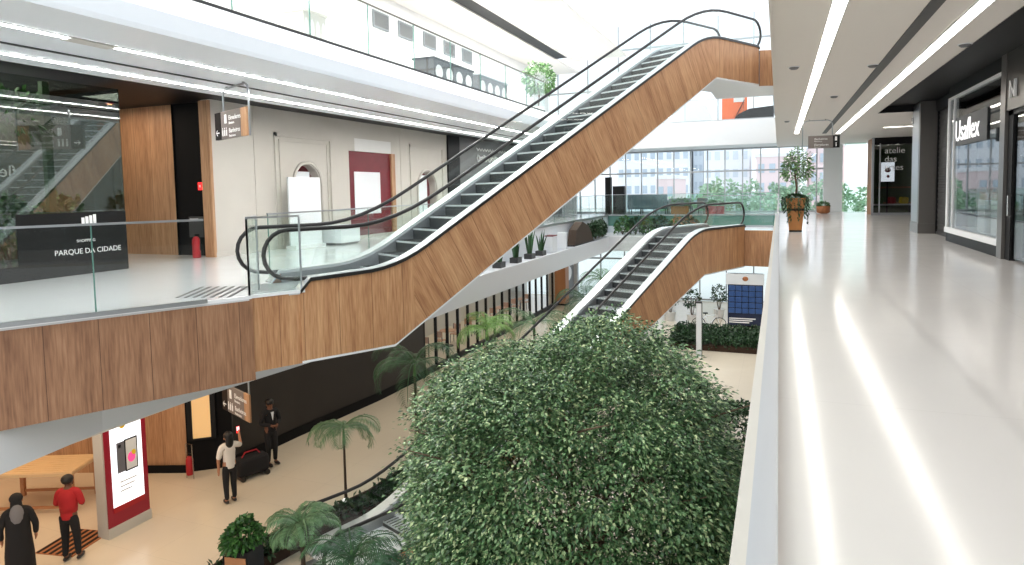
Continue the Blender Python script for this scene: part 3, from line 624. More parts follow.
# linear light across the far recess
t = thing('linear_light', 'short glowing strip across the ceiling before the far dark shop', 'ceiling light', (5.2, 31, 3.88)); MB().box(-1.2, 1.4, -.07, .07, 0, .018).build('diffuser', 'strip', t); MB().box(-1.24, 1.44, -.1, -.07, -.004, .018).box(-1.24, 1.44, .07, .1, -.004, .018).build('frame', 'white', t)
# ceiling fittings
fit = None
for i, (px, py, what) in enumerate(((794, 67, 'nearest the camera'), (834, 96, 'left of the air slot, midway along'), (873, 65, 'beside the air slot, near its middle'), (787, 121, 'small, by the atrium edge far along'), (965, 44, 'near the shops'))):
    p = atz(px, py, 3.9)
    if fit is None:
        fit = thing('smoke_detector', 'round grey smoke detector on the right gallery ceiling, '+what, 'smoke detector', p, 0, 'ceiling detectors'); MB().lathe([(.09, 0), (.09, -.025), (.06, -.05), (.0, -.055)], (0, 0, 0), 14).build('housing', 'midgrey', fit, True); MB().lathe([(.11, 0), (.11, -.012), (.09, -.012)], (0, 0, 0), 14).build('base_ring', 'white', fit)
    else: dup(fit, p, None, 'round grey smoke detector on the right gallery ceiling, '+what)
# ================================================================== HANGING SIGNS
def hang_sign(label, c, ztop, u, w0, w1, pz0, pz1, black, lines, arrow, r=.022, extra=None):
    ang = math.atan2(u[1], u[0]); t = thing('hanging_sign', label, 'sign', (c[0], c[1], ztop), ang)
    z0, z1 = pz0-ztop, pz1-ztop
    path = [(w0, 0, z0)]+[(w0, 0, -.18)]+[(w0+.05, 0, -.08), (w0+.15, 0, -.04)]+[(w1-.15, 0, -.04), (w1-.05, 0, -.08)]+[(w1, 0, -.18), (w1, 0, z0)]
    MB().tube(path, r, 8).build('frame', 'steelbrush', t, True); MB().box(w0+.2, w0+.24, -.02, .02, -.05, 0).box(w1-.24, w1-.2, -.02, .02, -.05, 0).build('mount', 'steel', t)
    pw0, pw1 = lines[0], lines[1]
    MB().box(pw0, pw1, -.05, -.01, z0, z1).build('plate', 'signgrey', t); MB().box(black[0], black[1], -.06, .0, z0, z1).build('end_panel', 'black', t)
    h = (z1-z0)
    for k, tx in enumerate(lines[2]):
        text(tx[0], h*.24, (pw0+tx[2], -.055, z1-h*(.34+.46*k)), (1, 0, 0), 'letterwhite', t, 'lettering', .002); text(tx[1], h*.13, (pw0+tx[2], -.055, z1-h*(.49+.46*k)), (1, 0, 0), 'letterwhite', t, 'lettering', .002)
    g = MB(); bx = arrow[0]; bz = z0+h*.25; s = h*.13   # arrow and small people
    if arrow[1]: g.box(bx-s, bx+s, -.066, -.06, bz-.012, bz+.012); g.bar((bx-s, -.063, bz), (bx-.2*s, -.063, bz+s*.8), .02, .006); g.bar((bx-s, -.063, bz), (bx-.2*s, -.063, bz-s*.8), .02, .006)
    for k in range(arrow[2]):
        x = arrow[3]+k*h*.17; g.ball((x, -.06, bz+h*.13), (h*.035, .005, h*.035), 8, 6); g.box(x-h*.03, x+h*.03, -.063, -.052, bz-h*.14, bz+h*.08)
    if arrow[4]: g.box(arrow[4], arrow[4]+h*.16, -.063, -.052, z1-h*.44, z1-h*.12)
    g.build('pictogram', 'letterwhite', t)
    if extra: MB().box(*extra, -.045, -.005, z0, z1).build('side_panel', 'woodtrim', t)
    return t
u = (.92, -.39)
hang_sign('grey direction sign with white arrow and figures hanging in the left gallery', (-10.5, 10.75), 3.9, u, -.65, .62, 2.80, 3.38, (-1.0, -.7), (-.7, .3, (('Elevadores', 'Elevators', .42), ('Banheiros', 'Restrooms', .42))), (-.85, True, 3, -.6, -.48), extra=(.3, .58))
hang_sign('pale wood toned direction sign with black end panel hanging in the right gallery', (1.25, 26), 3.9, (1, 0), -.48, .48, 2.88, 3.32, (.5, .72), (-.3, .5, (('Banheiros', 'Restrooms', .2), ('Elevadores', 'Elevators', .2))), (.6, False, 1, .6, .56), .016)
p = atz(238, 401, -2.9)
hang_sign('grey direction sign with white arrow and figures hanging over the lower level', (p.x, p.y), -1.9, u, -.75, .6, p.z-.32, p.z+.28, (-.72, -.45), (-.45, .42, (('Elevadores', 'Elevators', .40), ('Banheiros', 'Restrooms', .40))), (-.58, True, 3, -.38, -.3), extra=(.42, .68))
# ================================================================== POTTED TREES OF THE RIGHT GALLERY
t = thing('potted_tree', 'slender indoor tree in a tall square planter with trailing vines in the right gallery', 'potted plant', (.53, 24.6, 0))
MB().add([(-.2, -.2, .06), (.2, -.2, .06), (.2, .2, .06), (-.2, .2, .06), (-.3, -.3, 1.15), (.3, -.3, 1.15), (.3, .3, 1.15), (-.3, .3, 1.15), (-.25, -.25, 1.15), (.25, -.25, 1.15), (.25, .25, 1.15), (-.25, .25, 1.15), (-.25, -.25, 1.02), (.25, -.25, 1.02), (.25, .25, 1.02), (-.25, .25, 1.02)],
   [(3, 2, 1, 0), (0, 1, 5, 4), (1, 2, 6, 5), (2, 3, 7, 6), (3, 0, 4, 7), (4, 5, 9, 8), (5, 6, 10, 9), (6, 7, 11, 10), (7, 4, 8, 11), (8, 9, 13, 12), (9, 10, 14, 13), (10, 11, 15, 14), (11, 8, 12, 15)]).build('planter', 'pot', t)
MB().box(-.2, .2, -.2, .2, 0, .06).build('base', 'black', t); MB().box(-.25, .25, -.25, .25, .98, 1.06).build('soil', 'soil', t)
MB().box(-.285, .285, -.285, .285, .72, .80).build('band', 'soil', t)
m = MB(); m.tube([(0, 0, 1.05), (.03, 0, 1.5), (-.02, .02, 1.9), (.02, 0, 2.3)], [.04, .035, .03, .02], 7)
for a in range(9): an = a*2.4; z = 1.75+.07*a; m.tube([(0, 0, z), (.25*math.cos(an), .25*math.sin(an), z+.25), (.5*math.cos(an), .5*math.sin(an), z+.38)], [.016, .01, .005], 5)
m.build('trunk', 'bark', t, True)
P, D = shell_points(950, (0, 0, 2.2), (.62, .62, .68), -.8, .35, 9, 5); leaves_obj('foliage', P, D+RNG.normal(size=D.shape)*.7, .12, .05, 'leaf', t)
P = []; A = []
for k in range(26):
    an = 2*PI*k/26+random.random()*.2; L = .3+random.random()*.7; r = .33 if k % 2 else .36
    for j in range(int(L*26)): P.append((r*math.cos(an)*1.1+random.uniform(-.03, .03), r*math.sin(an)*1.1+random.uniform(-.03, .03), 1.2-j/26*1.0)); A.append((math.cos(an)+random.uniform(-.5, .5), math.sin(an)+random.uniform(-.5, .5), -.6))
P2, D2 = shell_points(350, (0, 0, 1.12), (.33, .33, .16), -.2, .5, 0, 6); leaves_obj('trailing_vines', np.array(P+list(map(tuple, P2))), np.array(A+list(map(tuple, D2))), .085, .06, 'leafdark', t)
t = thing('potted_plant', 'small terracotta pot with low plants by the far white pier', 'potted plant', (2.3, 40.6, 0)); MB().lathe([(.2, 0), (.34, .06), (.36, .4), (.33, .42), (.3, .36), (0, .34)], (0, 0, 0), 20).build('pot', 'terracotta', t, True)
P, D = shell_points(260, (0, 0, .42), (.3, .3, .22), -.1, .3, 0, 3); leaves_obj('foliage', P, D, .12, .05, 'leafmid', t)
# ================================================================== LEFT GALLERY THINGS
t = thing('glass_shopfront', 'dark reflective glass shopfront with the white name of the mall', 'shop window', (-13.55, 10.45, 0))
MB().box(-.02, 0, -12.5, 0, .0, 3.98).box(-4.5, 0, -.02, 0, 0, 3.98).build('pane', 'darkglass', t)
MB().box(.003, .012, -12.5, -2.3, .003, .3).box(.003, .012, -2.3, -.003, .003, 1.3).build('base_film', 'blackgloss', t)
for k in range(4): MB().box(.012, .018, -1.02+.085*k, -.955+.085*k, 1.02, 1.19+.02*k).build('emblem_bar', 'letterwhite', t)
text('PARQUE DA CIDADE', .155, (.014, -1.62, .44), (0, 1, 0), 'letterwhite', t, 'lettering', .002); text('SHOPPING', .085, (.014, -1.15, .68), (0, 1, 0), 'letterwhite', t, 'lettering', .002)
t = thing('green_frame', 'pale green metal frame standing behind the dark shop glass', 'frame', (-13.75, 8.9, 0)); MB().box(-.06, .06, .0, .14, .05, 3.95).build('post', 'greenpaint', t); MB().box(-.06, .06, -1.3, .14, .0, .1).build('foot', 'greenpaint', t); MB().box(-.06, .06, -1.3, -1.18, .1, .9).build('short_post', 'greenpaint', t)
for k in range(7): bush('hedge_plant', 'leafy dark shrub behind the dark shop glass, '+['first from the lettering', 'second from the lettering', 'third from the lettering', 'fourth from the lettering', 'fifth from the lettering', 'sixth from the lettering', 'seventh from the lettering'][k], 'shrub', (-14.5, 9.6-k*1.0, .95), (.5, .5, .95), 520, .17, 'leaf', 'shrubs behind the dark shop glass', -.9, k+3, True, 0)
t = thing('indoor_tree', 'small leafy tree rising behind the dark shop glass', 'tree', (-14.3, 8.2, 0)); MB().tube([(0, 0, 0), (.05, 0, 1.5), (0, .1, 3.2)], [.06, .05, .02], 7).build('trunk', 'bark', t, True)
P, D = shell_points(520, (.2, .2, 3.2), (.55, 1.1, .6), -.9, .3, 6, 15); leaves_obj('foliage', P, D, .2, .1, 'leafmid', t)
t = thing('fire_extinguisher', 'red fire extinguisher standing in the dark niche of the left gallery', 'fire extinguisher', (-14.0, 12.75, 0)); MB().lathe([(.09, 0), (.1, .02), (.1, .46), (.06, .54), (.03, .56), (0, .56)], (0, 0, 0), 14).build('cylinder', 'red', t, True); MB().box(-.02, .1, -.02, .02, .56, .62).build('valve', 'black', t); MB().tube([(.08, 0, .58), (.15, 0, .5), (.13, 0, .2)], .012, 6).build('hose', 'black', t)
for k, (x, z) in enumerate(((-14.3, 1.86), (-14.05, 1.86), (-14.05, 2.35))):
    o = thing('fire_alarm_box', ['left of the two lower red alarm boxes in the dark niche', 'right of the two lower red alarm boxes in the dark niche', 'single red alarm box above the pair in the dark niche'][k], 'alarm', (x, 13.24, z)); MB().box(-.07, .07, 0, .05, -.1, .1).build('case', 'redlamp', o); MB().box(-.03, .03, -.01, 0, -.03, .03).build('button', 'white', o)
t = thing('control_panel', 'dark equipment panel low in the niche of the left gallery', 'cabinet', (-14.45, 13.18, .5)); MB().box(-.25, .25, 0, .1, 0, .55).build('case', 'darkgrey', t); MB().box(-.2, .1, -.012, 0, .46, .5).build('label_strip', 'letterwhite', t)
t = thing('recessed_downlight', 'small warm downlight in the black niche ceiling of the left gallery', 'ceiling light', (-16.3, 12.3, 4.07)); MB().lathe([(.1, 0), (.1, -.02), (.07, -.02)], (0, 0, 0), 14).build('ring', 'redlamp', t); MB().lathe([(.06, -.021), (0, -.021)], (0, 0, 0), 12).build('bulb', 'downlight', t)
t = thing('standing_board', 'tall plain white board standing before the first arch', 'display board', (-13.1, 15.95, 0), math.atan2(1, .12)); MB().box(-.62, .62, -.03, .03, .1, 2.1).build('panel', 'paper', t); MB().box(-.6, .6, -.2, .2, 0, .1).build('base', 'white', t)
t = thing('low_display', 'small white plinth beside the tall white board', 'plinth', (-12.9, 17.4, 0)); MB().box(-.35, .35, -.5, .5, .06, .6).build('body', 'paper', t); MB().box(-.3, .3, -.45, .45, 0, .06).build('foot', 'midgrey', t)
t = thing('red_doorway', 'tall dark red closed shop door with white notice', 'door', (-13.66, 20.35, 0)); MB().box(-.06, 0, -1.45, 1.45, 0, 3.06).build('leaf', 'maroon', t); MB().box(-.02, .08, 1.2, 1.45, 0, 3.06).build('jamb', 'woodtrim', t); MB().box(0, .012, -1.1, .5, .86, 2.35).build('notice', 'paper', t); MB().box(.06, .065, -1.1, 1.2, 3.06, 3.5).build('header_panel', 'offwhite', t)
for k, (y0, y1, zt) in enumerate(((16.3, 17.0, 2.3), (23.6, 24.5, 2.3))):
    t = thing('paper_sheet', ['white covering sheet inside the first arch', 'white covering sheet inside the second arch'][k], 'sheet', (-13.75, (y0+y1)/2, 0)); MB().box(-.01, .01, (y0-y1)/2, (y1-y0)/2, .05, zt).build('sheet', 'paper', t)
    MB().box(-.04, .04, (y0-y1)/2, (y1-y0)/2, 0, .05).build('rail', 'black', t)
t = thing('shop_hoarding', 'grey hoarding with white chalk lettering and a large white drawing', 'hoarding', (-13.58, 31, 0)); MB().box(0, .03, -3.7, 5.5, .02, 3.95).build('panel', 'midgrey', t)
for k_, (y_, z_, st, n_, amp, r_) in enumerate(((-1.9, 3.2, .035, 110, .17, .035), (-.9, 2.4, .04, 70, .34, .045), (2.6, 3.1, .05, 34, .4, .05))): MB().tube([(.045, y_+st*i+.09*math.sin(i*1.15), z_+amp*math.sin(i*.83)*(.7+.3*math.sin(i*.31))) for i in range(n_)], r_, 5).build('chalk_script', 'letterwhite', t)
MB().ball((.02, -2.1, .55), (.03, 1.5, 1.35), 24, 12).ball((.02, 2.6, 1.0), (.03, 1.4, 1.5), 24, 12).build('drawing', 'offwhite', t); MB().ball((.03, 2.1, .45), (.04, 1.2, .5), 16, 8).build('fruit_drawing', 'terracotta', t)
m = MB(); m.tube([(.04, -1.9+.16*i, 3.62+.06*(-1)**i) for i in range(24)], .03, 5); m.build('wave_line', 'letterwhite', t)
# sprinkler patch on the light strip
p = atz(77, 43, 3.9); o = tag(MB().box(-.12, .12, -.35, .35, -.02, .0).build('strip_cover', 'cream'), 'short cover plate on the left gallery light strip', 'cover plate'); o.location = (-9.45, p.y, 3.876)
# ================================================================== UPPER FLOOR THINGS
for k, (px, w, h, lb) in enumerate(((303, .9, .75, 'beige kiosk box standing behind the upper glass screen, nearest'), (445, 3.2, .8, 'dark kiosk with decorated sides behind the upper glass screen'), (485, 3.0, .7, 'grey patterned kiosk behind the upper glass screen, beyond the dark one'))):
    p = atx(px, 36 if k == 0 else 75, -11.6); t = thing('kiosk', lb, 'kiosk', (-11.6, p.y, 5.35)); hh = max(.8, h)+.1
    MB().box(-.4, .4, -w/2, w/2, 0, hh).build('body', ['cream', 'darkgrey', 'midgrey'][k], t); MB().box(-.45, .45, -w/2-.04, w/2+.04, hh, hh+.06).build('top', ['cream', 'black', 'steelbrush'][k], t)
    mm = MB()
    for q in range(4): mm.ball((.4, -w/2+w*(q+.5)/4, hh*.55), (.015, w*.09, hh*.28), 10, 6)
    mm.build('side_decoration', 'offwhite', t)
vent = None  # dark rectangles modelled on the wall stand in for reflections in the glass
for k, (px, py) in enumerate(((404, 4), (420, 14), (438, 22), (456, 30), (388, 0))):
    p = atx(px, py, -14.5)
    lb = 'dark rectangular vent grille high on the upper gallery wall, '+['second in the row', 'third in the row', 'fourth in the row', 'last in the row', 'first in the row'][k]
    if vent is None:
        vent = thing('vent_grille', lb, 'vent', (-14.48, p.y, 8.3), 0, 'vents on the upper wall'); MB().box(0, .05, -.55, .55, -.32, .32).build('frame', 'armgrey', vent)
        MB().box(.05, .055, -.48, .48, -.26, .26).build('louvre', 'darkgrey', vent)
    else: dup(vent, (-14.48, 24.5+k*1.9 if k < 4 else 22.5, 8.3), None, lb)
t = thing('indoor_tree', 'round leafy potted tree at the end of the upper left gallery', 'tree', (-10.0+.0, 30.6, 5.42)); t.location = (-11.2, 31.5, 5.35); MB().tube([(0, 0, .3), (.05, 0, .9), (0, 0, 1.6)], .04, 6).build('trunk', 'bark', t); MB().lathe([(.28, 0), (.35, .4), (.3, .4), (0, .36)], (0, 0, 0), 16).build('pot', 'offwhite', t)
P, D = shell_points(700, (.1, 0, 1.65), (.95, .95, 1.1), -.8, .4, 9, 8); leaves_obj('foliage', P, D, .2, .12, 'leaf', t)
t = thing('kiosk', 'bright orange kiosk with a curved black canopy on the far upper floor', 'kiosk', (-2.4, 41.2, 5.4))
MB().box(-.75, .65, -.1, .1, 0, 1.9).build('panel', 'orange', t); 
cn = MB().prism([(.0, .0), (.3, .35), (.9, .62), (2.2, .72), (2.2, 0)], -.25, .25).build('canopy', 'blacksoft', t); cn.rotation_euler = (PI/2, 0, 0); cn.location = (-.1, -.45, .0)
MB().box(-.1, .5, -.13, -.1, 1.1, 1.35).build('sign_panel', 'offwhite', t); MB().bar((-.1, -.15, 0), (.5, -.15, 1.2), .08, .03).build('strut', 'black', t)
t = thing('curved_counter', 'pale curved counter on the far upper floor beside the orange kiosk', 'counter', (-5.0, 41.0, 5.36))
m = MB(); pr = [(-.9, 0), (-1.15, .5), (-1.2, .9), (-.9, 1.2), (-.2, 1.3), (1.0, 1.0), (1.4, 0)]
m.prism(pr, -.5, .5); o = m.build('body', 'fascia', t); o.rotation_euler = (PI/2, 0, 0); MB().box(-1.0, 1.45, -.55, .55, -.0, .06).build('plinth', 'black', t)
# ================================================================== FAR GALLERY FURNITURE
t = thing('sofa', 'long blue grey sofa seen from behind by the tall windows', 'sofa', (-7.4, 40.5, 0))
bevel(MB().box(-1.2, 1.2, -.42, -.22, .38, 1.2).build('backrest', 'bluegrey', t), .05); bevel(MB().box(-1.2, 1.2, -.25, .5, .32, .55).build('seat', 'bluegrey', t), .05)
for sx in (-1.2, 1.02): bevel(MB().box(sx, sx+.18, -.35, .5, .36, .85).build('armrest', 'bluegrey', t), .04)
for k in range(7): MB().box(-1.0+k*.33, -.99+k*.33, -.43, -.42, .4, 1.18).build('seam', 'darkgrey', t)
for x in (-1.1, -.4, .4, 1.1):
    for y in (-.35, .42): MB().box(x-.025, x+.025, y-.025, y+.025, 0, .34).build('leg', 'darkgrey', t)
ar = None
for k, (x, y) in enumerate(((-5.9, 40.6), (-5.15, 40.9), (-4.1, 41.2))):
    lb = ['grey armchair right beside the long sofa', 'grey armchair between the long sofa and the potted plants', 'grey armchair beyond the potted plants by the tall windows'][k]
    if ar is None:
        ar = thing('armchair', lb, 'armchair', (x, y, 0), .3, 'armchairs by the tall windows'); bevel(MB().box(-.32, .32, -.32, .3, .3, .46).build('seat', 'armgrey', ar), .04); bevel(MB().box(-.34, .34, -.38, -.26, .3, .95).build('backrest', 'armgrey', ar), .04)
        for sx in (-.28, .28):
            for sy in (-.28, .26): MB().box(sx-.02, sx+.02, sy-.02, sy+.02, 0, .3).build('leg', 'darkgrey', ar)
    else: dup(ar, (x, y, 0), .3-.4*k, lb)
for k, (x, w, h, lb) in enumerate(((-9.7, .35, 2.3, 'tall narrow black display column beside the wide one'), (-9.05, .7, 1.75, 'wide black display column by the tall windows'))):
    t = thing('display_column', lb, 'column', (x, 39.9, 0)); MB().box(-w/2, w/2, -.2, .2, .08, h).build('body', 'black', t); MB().box(-w/2-.04, w/2+.04, -.24, .24, 0, .08).build('base', 'darkgrey', t)
for k, (x, lb) in enumerate(((-5.35, 'low wooden planter with brown green plants by the armchairs'), (-3.4, 'small reddish bowl planter on the far gallery'))):
    t = thing('planter_box', lb, 'planter', (x, 39.5, 0)); MB().box(-.5, .5, -.2, .2, 0, .5).build('box', ['terracotta', 'redcloth'][k], t); P, D = shell_points(220, (0, 0, .6), (.55, .25, .4 if k == 0 else .15), -.2, .3, 0, k+20); leaves_obj('foliage', P, D, .16, .06, 'leafmid', t)
# green planting on the ledge at the far end of the void
for k in range(6): bush('ledge_shrub', 'green shrub on the far ledge below the gallery, '+['leftmost', 'second from the left', 'third from the left', 'fourth from the left', 'fifth from the left', 'rightmost'][k], 'shrub', (-8.3+k*.75, 37.4, -.55), (.55, .5, .6+.1*(k % 2)), 260, .2, 'leafdark' if k % 2 else 'leafmid', 'shrubs on the far ledge', -.6, 40+k, True, -1.04)
for k, (x, y) in enumerate(((-5.2, 37.3), (-4.6, 37.4))):
    t = thing('orange_plant', ['orange flowering plant on the far ledge, the left one', 'orange flowering plant on the far ledge, the right one'][k], 'plant', (x, y, -1.04)); P, D = shell_points(160, (0, 0, .6), (.25, .25, .5), -.6, .3, 0, k+31); leaves_obj('foliage', P, D, .18, .07, 'orangewood', t); MB().tube([(0, 0, 0), (0, 0, .5)], .03, 6).build('stem', 'bark', t)
# things on the left ledge (outside the balustrade)
t = thing('curved_bench', 'rounded brown timber bench on the ledge outside the left balustrade', 'bench', (-9.15, 31.6, -1.1)); 
m = MB(); m.prism([(-1.6, 0), (-1.2, .75), (-.2, 1.1), (.9, .85), (1.9, 0)], -.2, .2); o = m.build('body', 'palmbark', t); o.rotation_euler = (PI/2, 0, PI/2); MB().box(-.22, .22, -1.7, 1.95, 0, .06).build('plinth', 'black', t)
for k, (y, sx) in enumerate(((27.0, .3), (28.6, .32))):
    t = thing('white_box', ['white carton on the left ledge, nearer one', 'white carton on the left ledge, farther one'][k], 'box', (-9.12, y, -1.1), .2*k); bevel(MB().box(-sx*.6, sx*.6, -sx, sx, .0, .7).build('body', 'paper', t), .01); MB().box(-sx*.62, sx*.62, -sx*1.02, sx*1.02, .7, .74).build('lid', 'maroon' if k == 0 else 'paper', t)
for k in range(4): bush('ledge_shrub', 'dark green shrub on the left ledge beyond the brown bench, '+['first', 'second', 'third', 'last'][k], 'shrub', (-9.15, 33.9+k*.7, -.6), (.3, .38, .5), 260, .18, 'leafdark', 'shrubs on the left ledge', -.7, 60+k, True, -1.1)
def snake_plant(lb, loc, n, h, s):
    t = thing('snake_plant', lb, 'plant', loc, 0, 'snake plants on the left ledge'); g = random.Random(s)
    MB().box(-.16, .16, -.22, .22, 0, .2).build('pot', 'darkgrey', t)
    for k in range(n):
        a = g.random()*6.28; l = h*(.6+.5*g.random()); tx, ty = .35*l*math.cos(a)*g.random(), .45*l*math.sin(a)*g.random(); m = MB(); w = .035
        x0, y0 = .06*math.cos(a), .1*math.sin(a)
        m.add([(x0-w, y0, .18), (x0, y0+w, .18), (x0+w, y0, .18), (x0, y0-w, .18), (x0+tx*.5-w*.8, y0+ty*.5, .18+l*.6), (x0+tx*.5, y0+ty*.5+w*.4, .18+l*.6), (x0+tx*.5+w*.8, y0+ty*.5, .18+l*.6), (x0+tx*.5, y0+ty*.5-w*.4, .18+l*.6), (x0+tx, y0+ty, .18+l)],
              [(3, 2, 1, 0), (0, 1, 5, 4), (1, 2, 6, 5), (2, 3, 7, 6), (3, 0, 4, 7), (4, 5, 8), (5, 6, 8), (6, 7, 8), (7, 4, 8)]); m.build('leaf', 'leafdark' if k % 2 else 'palm', t)
for k, (y, h, lb) in enumerate(((19.0, .5, 'low snake plant in a dark trough on the left ledge, nearest'), (21.2, .9, 'snake plant on the left ledge, second from the nearest'), (22.8, .8, 'snake plant on the left ledge, third from the nearest'), (24.3, 1.3, 'tallest snake plant on the left ledge'), (25.6, .9, 'snake plant on the left ledge beside the white carton'))): snake_plant(lb, (-9.1, y, -1.1), 12, h, k)
# ================================================================== LOWER LEVEL SHOPS
t = thing('shop_windows', 'row of lower level shop windows with black mullions lit warm inside', 'shop front', (-12.8, 22.2, FL))
N = 17; L = 16.8
for k in range(N+1): MB().box(-.05, .06, k*L/N-.04, k*L/N+.04, 0, 3.7).build('mullion', 'black', t)
MB().box(-.05, .05, 0, L, 0, .25).box(-.05, .05, 0, L, 3.2, 3.7).build('rail', 'black', t); MB().box(-.01, .01, 0, L, .25, 3.2).build('pane', 'facade', t)
t = thing('wood_pillar', 'square orange timber pillar between the lower shop windows and the white drawn panel', 'pillar', (-12.6, 39.3, FL)); MB().box(-.35, .35, -.35, .35, .1, 3.7).build('shaft', 'orangewood', t); MB().box(-.38, .38, -.38, .38, 0, .1).build('base', 'black', t)
t = thing('shop_poster', 'grey shop window panel with a white script drawing on the lower level', 'poster', (-12.8, 39.9, FL)); MB().box(-.05, .0, 0, 2.7, 0, 3.7).build('panel', 'midgrey', t); MB().tube([(.02, .3+.022*i+.05*math.sin(i*1.1), 2.75+.16*math.sin(i*.9)) for i in range(90)], .02, 5).build('script', 'letterwhite', t); MB().ball((.0, 1.4, 1.7), (.02, .8, .5), 16, 8).build('drawing', 'letterwhite', t)
ch = None; n = 0
for k in range(5):
    y = 24+k*3.1
    if k == 0:
        tb = thing('cafe_table', 'orange cafe table inside the lower shop, first from the dark wall', 'table', (-14.3, y, FL), 0, 'tables in the lower shop'); MB().lathe([(.4, .72), (.4, .75), (0, .75)], (0, 0, 0), 16).build('tabletop', 'orangewood', tb); MB().tube([(0, 0, .03), (0, 0, .72)], .03, 8).build('leg', 'black', tb); MB().lathe([(.25, 0), (.25, .03), (0, .03)], (0, 0, 0), 14).build('base', 'black', tb)
    else: dup(tb, (-14.3, y, FL), None, 'orange cafe table inside the lower shop, '+['', 'second', 'third', 'fourth', 'last'][k]+' from the dark wall')
    for s in (-1, 1):
        lb = 'orange wooden chair '+('on the near side' if s < 0 else 'on the far side')+' of the '+['first', 'second', 'third', 'fourth', 'last'][k]+' lower shop table'
        if ch is None:
            ch = thing('cafe_chair', lb, 'chair', (-14.3, y+s*.75, FL), 0 if s > 0 else PI, 'chairs in the lower shop'); MB().box(-.2, .2, -.2, .2, .42, .46).build('seat', 'orangewood', ch); MB().box(-.2, .2, .17, .2, .6, .88).build('backrest', 'orangewood', ch)
            for sx in (-.18, .18):
                for sy in (-.18, .18): MB().box(sx-.015, sx+.015, sy-.015, sy+.015, 0, .88 if sy > 0 else .42).build('leg', 'black', ch)
        else: dup(ch, (-14.3, y+s*.75, FL), 0 if s > 0 else PI, lb)
# wall lights on the dark wall
for k, (y, z, lb) in enumerate(((15.9, 2.4, 'small lit switch plate on the dark lower wall, nearer one'), (17.9, 2.2, 'small lit switch plate on the dark lower wall, farther one'))):
    x = -13.25+(y-15.3)*(.4/3.8)+.02; t = thing('switch_plate', lb, 'switch', (x, y, FL+z)); MB().box(0, .02, -.07, .07, -.12, .12).build('plate', 'paper', t); MB().box(.02, .03, -.03, .03, -.05, .05).build('button', 'midgrey', t)
# glass wardrobe with warm light and red signs on the black section
t = thing('warm_display_case', 'narrow glass case glowing warm in the black wall of the lower level', 'display case', (-13.92, 12.55, FL+.9), math.atan2(.7, .85)); MB().box(-.22, .22, 0, .06, 0, 1.35).build('backlight', 'warmpanel', t); MB().box(-.34, -.22, -.04, .08, -.05, 1.4).box(.22, .34, -.04, .08, -.05, 1.4).box(-.34, .34, -.04, .08, 1.35, 1.4).box(-.34, .34, -.04, .08, -.05, 0).build('frame', 'black', t); MB().box(-.3, .3, -.03, -.02, 0, 1.35).build('pane', 'glass', t)
struct(MB().add([(-14.27, 12.36, FL), (-13.42, 13.06, FL), (-13.42, 13.06, -1.9), (-14.27, 12.36, -1.9), (-14.29, 12.4, FL), (-13.44, 13.1, FL), (-13.44, 13.1, -1.9), (-14.29, 12.4, -1.9)], [(0, 1, 2, 3), (5, 4, 7, 6), (0, 3, 7, 4), (1, 5, 6, 2), (3, 2, 6, 7)]).build('wall_low_left_3', 'blacksoft'))
for k in range(3):
    t = thing('fire_alarm_box', ['first', 'second', 'third'][k]+' from the left of three red alarm boxes on the black lower wall', 'alarm', (-14.08+k*.2, 12.46+k*.17, FL+2.75), math.atan2(.7, .85)); MB().box(-.07, .07, -.06, 0, 0, .2).build('case', 'redlamp', t); MB().box(-.03, .03, -.07, -.06, .06, .14).build('button', 'white', t)
t = thing('fire_extinguisher', 'red fire extinguisher on a stand at the foot of the black lower wall', 'fire extinguisher', (-13.9, 12.1, FL)); MB().lathe([(.08, .1), (.09, .12), (.09, .5), (.05, .58), (0, .6)], (0, 0, 0), 14).build('cylinder', 'red', t, True); MB().tube([(-.12, 0, 0), (-.1, 0, .9), (.1, 0, .9), (.12, 0, 0)], .012, 6).build('stand', 'steel', t); MB().box(-.03, .08, -.02, .02, .6, .66).build('valve', 'black', t)
# advertising totem
t = thing('advertising_totem', 'tall dark red advertising totem with a lit screen showing a phone', 'advertising display', (-13.03, 9.25, FL))
MB().box(-.3, 0, 0, .98, .22, 2.75).build('cabinet', 'crimson', t); MB().box(-.32, .02, -.02, 1.0, 0, .22).build('plinth', 'cream', t); MB().box(-.302, -.02, -.03, 0, .22, 2.75).build('side_trim', 'cream', t)
MB().box(0, .012, .13, .86, .62, 2.6).build('screen', 'screen', t); MB().box(0, .014, .13, .86, .5, .62).build('lower_band', 'red', t)
MB().box(.013, .02, .26, .46, 1.32, 1.98).build('phone_back', 'screengrey', t); MB().box(.014, .024, .44, .74, 1.3, 2.0).build('phone', 'black', t); MB().box(.024, .027, .465, .715, 1.33, 1.97).build('phone_screen', 'paper', t)
MB().ball((.025, .59, 1.58), (.006, .1, .12), 12, 8).build('flower', 'screenpink', t); MB().ball((.025, .64, 1.66), (.007, .06, .07), 10, 6).ball((.014, .42, 2.32), (.006, .07, .06), 10, 6).build('yellow_mark', 'yellow', t)
MB().box(.013, .02, .3, .36, 1.86, 1.93).build('camera_lens', 'black', t); m = MB()
for k in range(9): m.box(.013, .018, .26+.055*k, .30+.055*k, 2.44, 2.5+.01*(k % 2))
m.build('headline', 'crimson', t)
for k in range(3): MB().box(.013, .015, .3, .7-.06*k, 1.1-.1*k, 1.13-.1*k).build('caption', 'paper', t)
